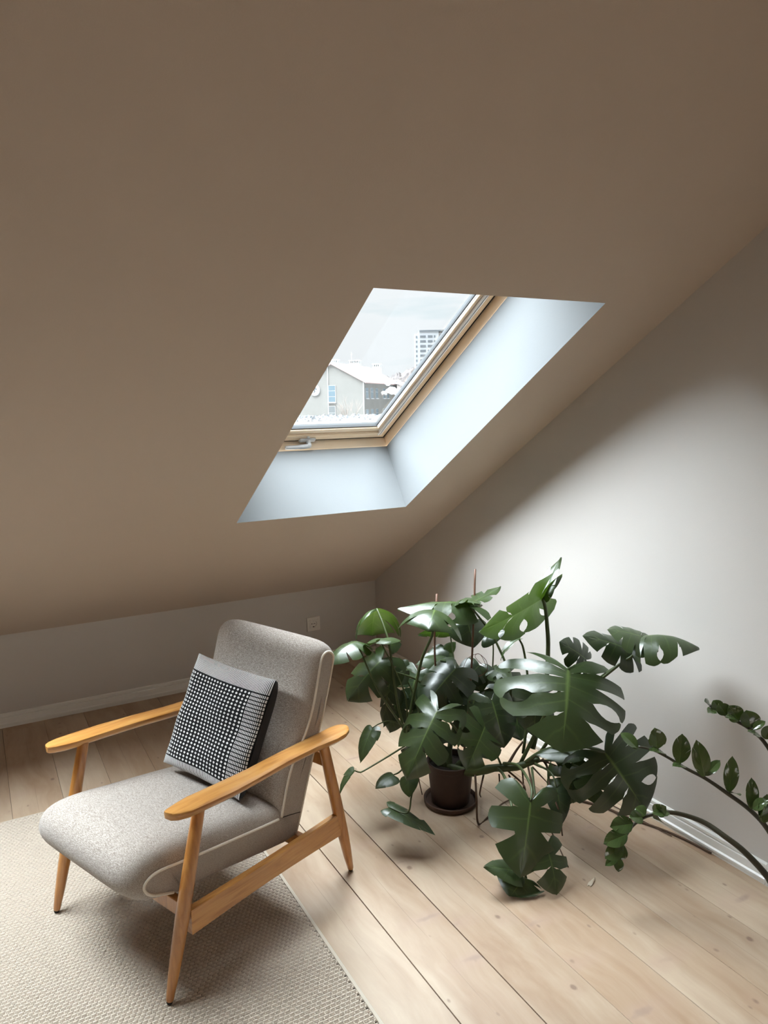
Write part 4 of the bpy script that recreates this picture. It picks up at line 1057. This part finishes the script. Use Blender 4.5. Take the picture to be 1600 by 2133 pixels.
# ---------------------------------------------------------------- zz plant
ZO = Vector((-.22, -3.12, 0))
zz = empty('zz_plant', ZO)
tag(zz, 'plant with long arching bare stems and pairs of glossy oval leaflets beside the gable wall', 'potted plant')
zp = lathe('pot', [(.001, .0006), (.085, .0006), (.11, .19), (.11, .2), (.103, .2), (.1, .185), (.001, .18)], M_pot, zz)
smooth_by_angle(zp, 45)
lathe('soil', [(.001, .188), (.1005, .187), (.099, .18)], M_soil, zz, n=24)
zs = []
for si, pts in enumerate(ZZSTEMS):
    c = catmull([Vector(p) - ZO for p in pts], 5)
    r0 = (.0115, .0095, .0085)[si]
    zs.append(tube('stem', c, [r0 * (1 - .68 * (j / len(c)) ** .9) for j in range(len(c))], M_zzstem, zz, 10))
ZOUT = [(0., 0.), (.10, .03), (.26, .12), (.42, .28), (.50, .46), (.48, .62), (.38, .78), (.22, .91), (.08, .98), (0., 1.03)]
_w = OUT_W
OUT_W = ZOUT
for i, (si, b, t, w, n) in enumerate(ZZLEAVES):
    place_leaf('leaflet', b, t, w * 1.0, n, .22, -.1, .35, 'w', 700 + i, M_zzleaf, zs[si], ZO)
OUT_W = _w

scrap_m = plain('dry_scrap', (.55, .47, .36), .9, var=.2, scale=60)
sc = place_leaf('fallen_leaf_scrap', (-.4985, -2.404, .012), (-.455, -2.385, .014), .016, (0, 0, 1), .1, .5, .2, 'w', 5, scrap_m, None)
for v_ in sc.data.vertices: v_.co.z = v_.co.z - .009
tag(sc, 'tiny pale dry scrap of leaf lying alone on the pine floor', 'leaf scrap')

# ---------------------------------------------------------------- the town outside the skylight
M_snow = plain('snow', (.86, .88, .90), .9, var=.04, scale=.6)
M_street = plain('street_ground', (.19, .19, .19), .95)
M_stucco = plain('grey_stucco', (.225, .217, .20), .95, var=.10, scale=.45)
M_stucco2 = plain('grey_stucco_pale', (.40, .39, .38), .95, var=.08, scale=.5)
M_roofred = plain('red_roof_edge', (.42, .29, .27), .9)
M_brick = plain('grey_chimney', (.48, .49, .48), .95, var=.15, scale=2)
M_outwin = plain('far_window_pane', (.13, .18, .21), .25)
M_outwin_d = plain('far_window_pane_dark', (.16, .17, .17), .3)
M_outframe = plain('far_white_frame', (.50, .51, .52), .7)
M_tower = plain('tower_white_wall', (.36, .37, .38), .9, var=.04, scale=.2)
M_towerwin = plain('tower_window', (.12, .13, .14), .4)
M_gravel = plain('icy_gravel_roof', (.095, .10, .105), .95, var=.85, scale=14)
M_bark = plain('bare_twigs', (.30, .26, .23), .9)
M_mark = plain('round_sign_dark_mark', (.10, .11, .12), .8)
ground = box('ground', (-150, 12, -7.0), (520, 620, -5.5), M_street)
tag(ground, 'dark ground far below', kind='structure')
BC, BS, BG = Vector((62.63, 120.07, 0)), Vector((.7071, .7071, 0)), Vector((-.7071, .7071, 0))
BM_ = Matrix((BG, BS, Vector((0, 0, 1)))).transposed()
# building frame: x = along the gable (away from the corner), y = along the side wall, z up
bld = empty('school_building', BC, BM_)
tag(bld, 'grey gabled building with a snow covered roof and chimneys seen through the skylight', 'building')
LB = 24.0
GP = [(0, -5.6), (0, 5.23), (6.19, 8.54), (16.0, 3.3), (16.0, -5.6)]
v = [(x, 0, z) for x, z in GP] + [(x, LB, z) for x, z in GP]
n = len(GP)
f = [tuple(range(n)), tuple(range(n, 2 * n))] + [(i, (i + 1) % n, n + (i + 1) % n, n + i) for i in range(n)]
bm = bmesh.new(); vs = [bm.verts.new(p) for p in v]
for q in f: bm.faces.new([vs[k] for k in q])
from_bm('wall', bm, M_stucco, bld)
box('pipe', (6.85, -.12, -5.5), (7.02, -.01, 8.1), M_brick, bld)
box('corner_pipe', (-.12, -.14, -5.5), (.06, .04, 5.2), M_brick, bld)
def roof_slab(name, a, b, mat, th0, th1, y0, y1):
    v = []
    for y in (y0, y1):
        for (x, z), th in ((a, th0), (b, th0), (b, th1), (a, th1)): v.append((x, y, z + th))
    f = [(0, 1, 2, 3), (4, 5, 6, 7), (0, 1, 5, 4), (1, 2, 6, 5), (2, 3, 7, 6), (3, 0, 4, 7)]
    bm = bmesh.new(); vs = [bm.verts.new(p) for p in v]
    for q in f: bm.faces.new([vs[k] for k in q])
    return from_bm(name, bm, mat, bld)
eL, eR, ap = (-.55, 4.93), (16.5, 3.0), (6.19, 8.54)
roof_slab('roof', eL, ap, M_roofred, .02, .16, -.35, LB + .3)
roof_slab('roof', ap, eR, M_roofred, .02, .16, -.35, LB + .3)
roof_slab('roof_snow', (-.45, 4.98), ap, M_snow, .16, .38, -.2, LB + .2)
roof_slab('roof_snow', ap, (16.4, 3.05), M_snow, .16, .38, -.2, LB + .2)
roof_slab('annex_roof', (-5.2, 4.0), (2.0, 5.9), M_snow, .0, .25, LB - 4, LB + 6)
box('annex_wall', (-4.8, LB - 3.5, -5.6), (2.0, LB + 5.5, 3.9), M_stucco, bld)
def chimney(x, y, w, d, z0, z1, row=0):
    c = box('chimney', (x, y, z0), (x + w, y + d, z1), M_brick, bld)
    m = int(w / .33)
    for k in range(m):
        box('chimney_pot', (x + w * (k + .2) / m, y + .1, z1), (x + w * (k + .8) / m, y + d - .1, z1 + .42), M_brick, c)
    box('chimney_cap', (x - .08, y - .08, z1 + .42), (x + w + .08, y + d + .08, z1 + .55), M_brick, c)
chimney(2.5, 5.5, 2.0, 1.2, 5.8, 8.95)
chimney(1.7, 17.0, 1.6, 1.2, 5.4, 8.7)
chimney(5.6, 2.2, 1.5, .9, 7.6, 9.0)
chimney(5.0, 13.0, 1.5, .9, 7.6, 8.9)
tube('antenna', [(4.2, 6.1, 8.6), (4.2, 6.1, 11.0)], .035, M_brick, bld, 6)
box('antenna_bar', (4.0, 6.07, 10.6), (4.4, 6.13, 10.66), M_brick, bld)
def window_g(x0, x1, z0, z1, split, mats, kind='gable'):
    """window with a white frame and panes on the gable or on the side wall"""
    def P(a, d): return (a, -d) if kind == 'gable' else (-d, a)
    def bx(name, a0, a1, d0, d1, zz0, zz1, mat, par):
        p, q = P(a0, d0), P(a1, d1)
        return box(name, (min(p[0], q[0]), min(p[1], q[1]), zz0), (max(p[0], q[0]), max(p[1], q[1]), zz1), mat, par)
    fr = bx('window', x0, x1, 0, .10, z0, z1, M_outframe, bld)
    t = .10 if kind == 'gable' else .07
    for (a, b), mt in zip(split, mats):
        bx('pane', x0 + t, x1 - t, .08, .13, z0 + (z1 - z0) * a + t * .5, z0 + (z1 - z0) * b - t * .5, mt, fr)
    bx('window_sill', x0 - .1, x1 + .1, 0, .28, z0 - .16, z0, M_outframe, fr)
window_g(5.45, 6.92, 1.58, 4.68, [(0, .33), (.33, .68), (.68, 1)], [M_outwin] * 3)
window_g(5.55, 6.98, -1.66, .85, [(0, .5), (.5, 1)], [M_outwin_d, M_outwin_d])
for y0 in (1.1, 4.35, 7.6, 12.8, 15.6):
    window_g(y0, y0 + 1.55, 2.2, 4.15, [(0, .62), (.62, 1)], [M_outwin, M_outwin], 'side')
    window_g(y0, y0 + 1.55, -1.9, .15, [(0, .62), (.62, 1)], [M_outwin, M_outwin], 'side')
# round white sign with a dark bird-like mark
disc = tube('round_sign', [(9.6, 0, 3.85), (9.6, -.15, 3.85)], 1.08, M_outframe, bld, 32, False)
ring = []
tube('sign_rim', [(9.6 + 1.0 * math.cos(k * math.pi / 16), -.17, 3.85 + 1.0 * math.sin(k * math.pi / 16)) for k in range(33)], .05, M_stucco2, disc, 6)
for a, b, r in (((9.15, 4.05), (9.75, 4.15), .07), ((9.75, 4.15), (9.55, 3.6), .08), ((9.75, 4.15), (9.35, 4.45), .06), ((9.55, 3.6), (9.85, 3.45), .05)):
    tube('sign_mark', [(a[0], -.19, a[1]), (b[0], -.19, b[1])], r, M_mark, disc, 6)
for k in range(6):
    box('sign_mark', (9.2 + .14 * k, -.2, 3.12), (9.28 + .14 * k, -.16, 3.2), M_brick, disc)

# tower block
TC = Vector((235.26, 378.85, 0))
fwd_h = Vector((.4841, .8750, 0)); rgt_h = Vector((.8750, -.4841, 0))
tw = empty('tower_block', TC, Matrix((rgt_h, fwd_h, Vector((0, 0, 1)))).transposed())
tag(tw, 'white high-rise block far away beyond the wooded hill', 'building')
box('wall', (-.1, 0, -6), (11.5, 14, 41.6), M_tower, tw)
box('wall', (-2.2, 3, -6), (0, 14, 40.8), M_tower, tw)
box('wall', (11.5, 2.0, -6), (19, 14, 41.2), M_tower, tw)
box('roof_edge', (.2, -.4, 41.6), (19.3, 14.2, 42.5), M_towerwin, tw)
wm = None
for r in range(15):
    z = 38.2 - r * 2.75
    for x0, x1, y in ((-1.75, -.95, 3), (.6, 3.9, 0), (5.1, 7.9, 0), (8.7, 9.5, 0), (12.3, 13.6, 2), (14.8, 17.5, 2)):
        w_ = box('window', (x0, y - .15, z), (x1, y + .02, z + 1.25), M_towerwin, tw)

# wooded hill and far snowy houses
def blob_mesh(name, pts, mat, seed, amp=1.0, nx=60, ny=18):
    rng = random.Random(seed)
    (x0, y0), (x1, y1), zfun = pts
    v, f = [], []
    for j in range(ny + 1):
        for i in range(nx + 1):
            u, w = i / nx, j / ny
            x = x0 + (x1 - x0) * u; y = y0 + (y1 - y0) * w
            v.append((x, y, zfun(u, w) + rng.uniform(-amp, amp)))
    for j in range(ny):
        for i in range(nx):
            f.append((j * (nx + 1) + i, j * (nx + 1) + i + 1, (j + 1) * (nx + 1) + i + 1, (j + 1) * (nx + 1) + i))
    return v, f
M_woods = plain('grey_winter_woods', (.055, .046, .044), .95, var=.6, scale=.25)
hb = Matrix((rgt_h, fwd_h, Vector((0, 0, 1)))).transposed()
hill = empty('tree_covered_hill', CAM.x * Vector((1, 0, 0)) + CAM.y * Vector((0, 1, 0)), hb)
v, f = blob_mesh('hill', ((-30, 330), (90, 395), lambda u, w: -7 + (7 + 12 + 16 * min(1, max(0, (u * 120 - 30 + 0) / 50)) ) * math.sin(math.pi * min(1, w * .9 + .05)) ** .6), M_woods, 5, .9, 110, 24)
ho_ = mk('tree_cover', v, f, M_woods, hill, False)
tag(hill, 'grey wooded winter hill on the horizon below the high-rise', 'hill')
rngh = random.Random(8)
for k, (x, y, z, word, mt) in enumerate(((19.0, 262, 3.6, 'pale walled', M_stucco2), (25.5, 256, 5.0, 'grey walled', M_stucco), (32.0, 266, 4.2, 'reddish walled', M_roofred))):
    h = empty('house', CAM.x * Vector((1, 0, 0)) + CAM.y * Vector((0, 1, 0)) + hb @ Vector((x, y, -5.5)), hb)
    tag(h, 'tiny %s house with a snowy roof below the wooded hill' % word, 'house', 'snow roofed houses below the hill')
    box('wall', (0, 0, 0), (3.4, 4, z + 6.7), mt, h)
    bm = bmesh.new()
    zb = z + 6.7
    P = [bm.verts.new(p) for p in ((-.3, -.3, zb), (3.7, -.3, zb), (1.7, -.3, zb + 1.5), (-.3, 4.3, zb), (3.7, 4.3, zb), (1.7, 4.3, zb + 1.5))]
    for q in ((0, 1, 2), (3, 5, 4), (0, 2, 5, 3), (1, 4, 5, 2), (0, 3, 4, 1)): bm.faces.new([P[i] for i in q])
    from_bm('roof', bm, M_snow, h)

# bare trees in front of the building
def bare_tree(x, D, h, z0, seed, label, spread=.5):
    rng = random.Random(seed)
    base = CAM.x * Vector((1, 0, 0)) + CAM.y * Vector((0, 1, 0)) + hb @ Vector((x, D, 0)); base.z = z0
    V, F = [], []
    def br(p, d, ln, r, dep):
        q = p + d * ln
        v_, f_ = tube_data([p, p.lerp(q, .5) + Vector((rng.uniform(-.05, .05) * ln, rng.uniform(-.05, .05) * ln, 0)), q], [r, r * .8, r * .6], 4, False, len(V))
        V.extend(v_); F.extend(f_)
        if dep == 0: return
        for k in range(rng.choice((3, 4))):
            dd = (d + Vector((rng.uniform(-1, 1) * spread, rng.uniform(-1, 1) * spread, rng.uniform(-.1, .5)))).normalized()
            br(p.lerp(q, rng.uniform(.45, 1)), dd, ln * rng.uniform(.55, .8), r * .6, dep - 1)
    t = empty('bare_tree', base)
    br(Vector((0, 0, 0)), Vector((0, 0, 1)), h * .42, .085, 4)
    mk('branches', V, F, M_bark, t, True)
    tag(t, label, 'tree')
bare_tree(-5.1, 117, 7.5, -5.5, 3, 'bare brown winter tree standing in front of the grey gable wall')
bare_tree(-13.4, 116, 6.5, -5.5, 5, 'bare winter tree at the left end of the grey building')
bare_tree(3.0, 90, 7.5, -4.0, 9, 'bare pale tree beside the side windows of the grey building')
bare_tree(5.4, 230, 15, -4.0, 11, 'bare tree beyond the annex roof below the hill')

# neighbouring snow covered roof just below the sight line, and a snow laden branch
sb = empty('snowy_roof', CAM.x * Vector((1, 0, 0)) + CAM.y * Vector((0, 1, 0)), hb)
rng = random.Random(2)
nx, ny = 150, 26
v, f = [], []
for j in range(ny + 1):
    for i in range(nx + 1):
        x = -4.0 + 5.4 * i / nx; y = 13 + 4.0 * j / ny
        top = 1.21 + .085 * (j / ny) + .03 * (x > -.4) * (x + .4)
        v.append((x, y, top + rng.uniform(-.035, .035) + .02 * math.sin(x * 9 + j)))
for i in range(nx + 1):
    v.append((-4.0 + 5.4 * i / nx, 13, -5.5))
o0 = (ny + 1) * (nx + 1)
for j in range(ny):
    for i in range(nx): f.append((j * (nx + 1) + i, j * (nx + 1) + i + 1, (j + 1) * (nx + 1) + i + 1, (j + 1) * (nx + 1) + i))
for i in range(nx): f.append((o0 + i, o0 + i + 1, i + 1, i))
mk('icy_cover', v, f, M_gravel, sb, False)
tag(sb, 'lumpy icy grey roof edge right outside the skylight', 'roof')
br_ = empty('snowy_branch', CAM.x * Vector((1, 0, 0)) + CAM.y * Vector((0, 1, 0)), hb)
tag(br_, 'branch bent under a thick lump of snow outside the skylight', 'branch')
tube('wood', [(1.4, 19, -5.5), (1.2, 19, .6), (1.0, 18.9, 1.5), (.5, 19, 1.9), (.0, 19, 1.75)], [.09, .07, .05, .04, .02], M_bark, br_, 6)
bm = bmesh.new()
rng = random.Random(6)
for x, z, r in ((.72, 1.80, .20), (.48, 1.82, .16), (.25, 1.86, .12), (.60, 1.62, .13), (.42, 1.68, .10), (.95, 1.74, .22), (.06, 1.80, .06), (.15, 2.03, .05), (.4, 2.08, .06), (.7, 2.1, .08)):
    M = Matrix.Translation((x, 19 + rng.uniform(-.1, .1), z)) @ Matrix.Diagonal((1.25, 1, .72, 1))
    bmesh.ops.create_icosphere(bm, subdivisions=2, radius=r, matrix=M)
for vv in bm.verts: vv.co += Vector((rng.uniform(-.02, .02), rng.uniform(-.02, .02), rng.uniform(-.02, .02)))
from_bm('snow', bm, M_snow, br_, True)
scene.cycles.max_bounces = 14
scene.cycles.diffuse_bounces = 8
scene.cycles.transparent_max_bounces = 16
scene.cycles.sample_clamp_indirect = 6.0
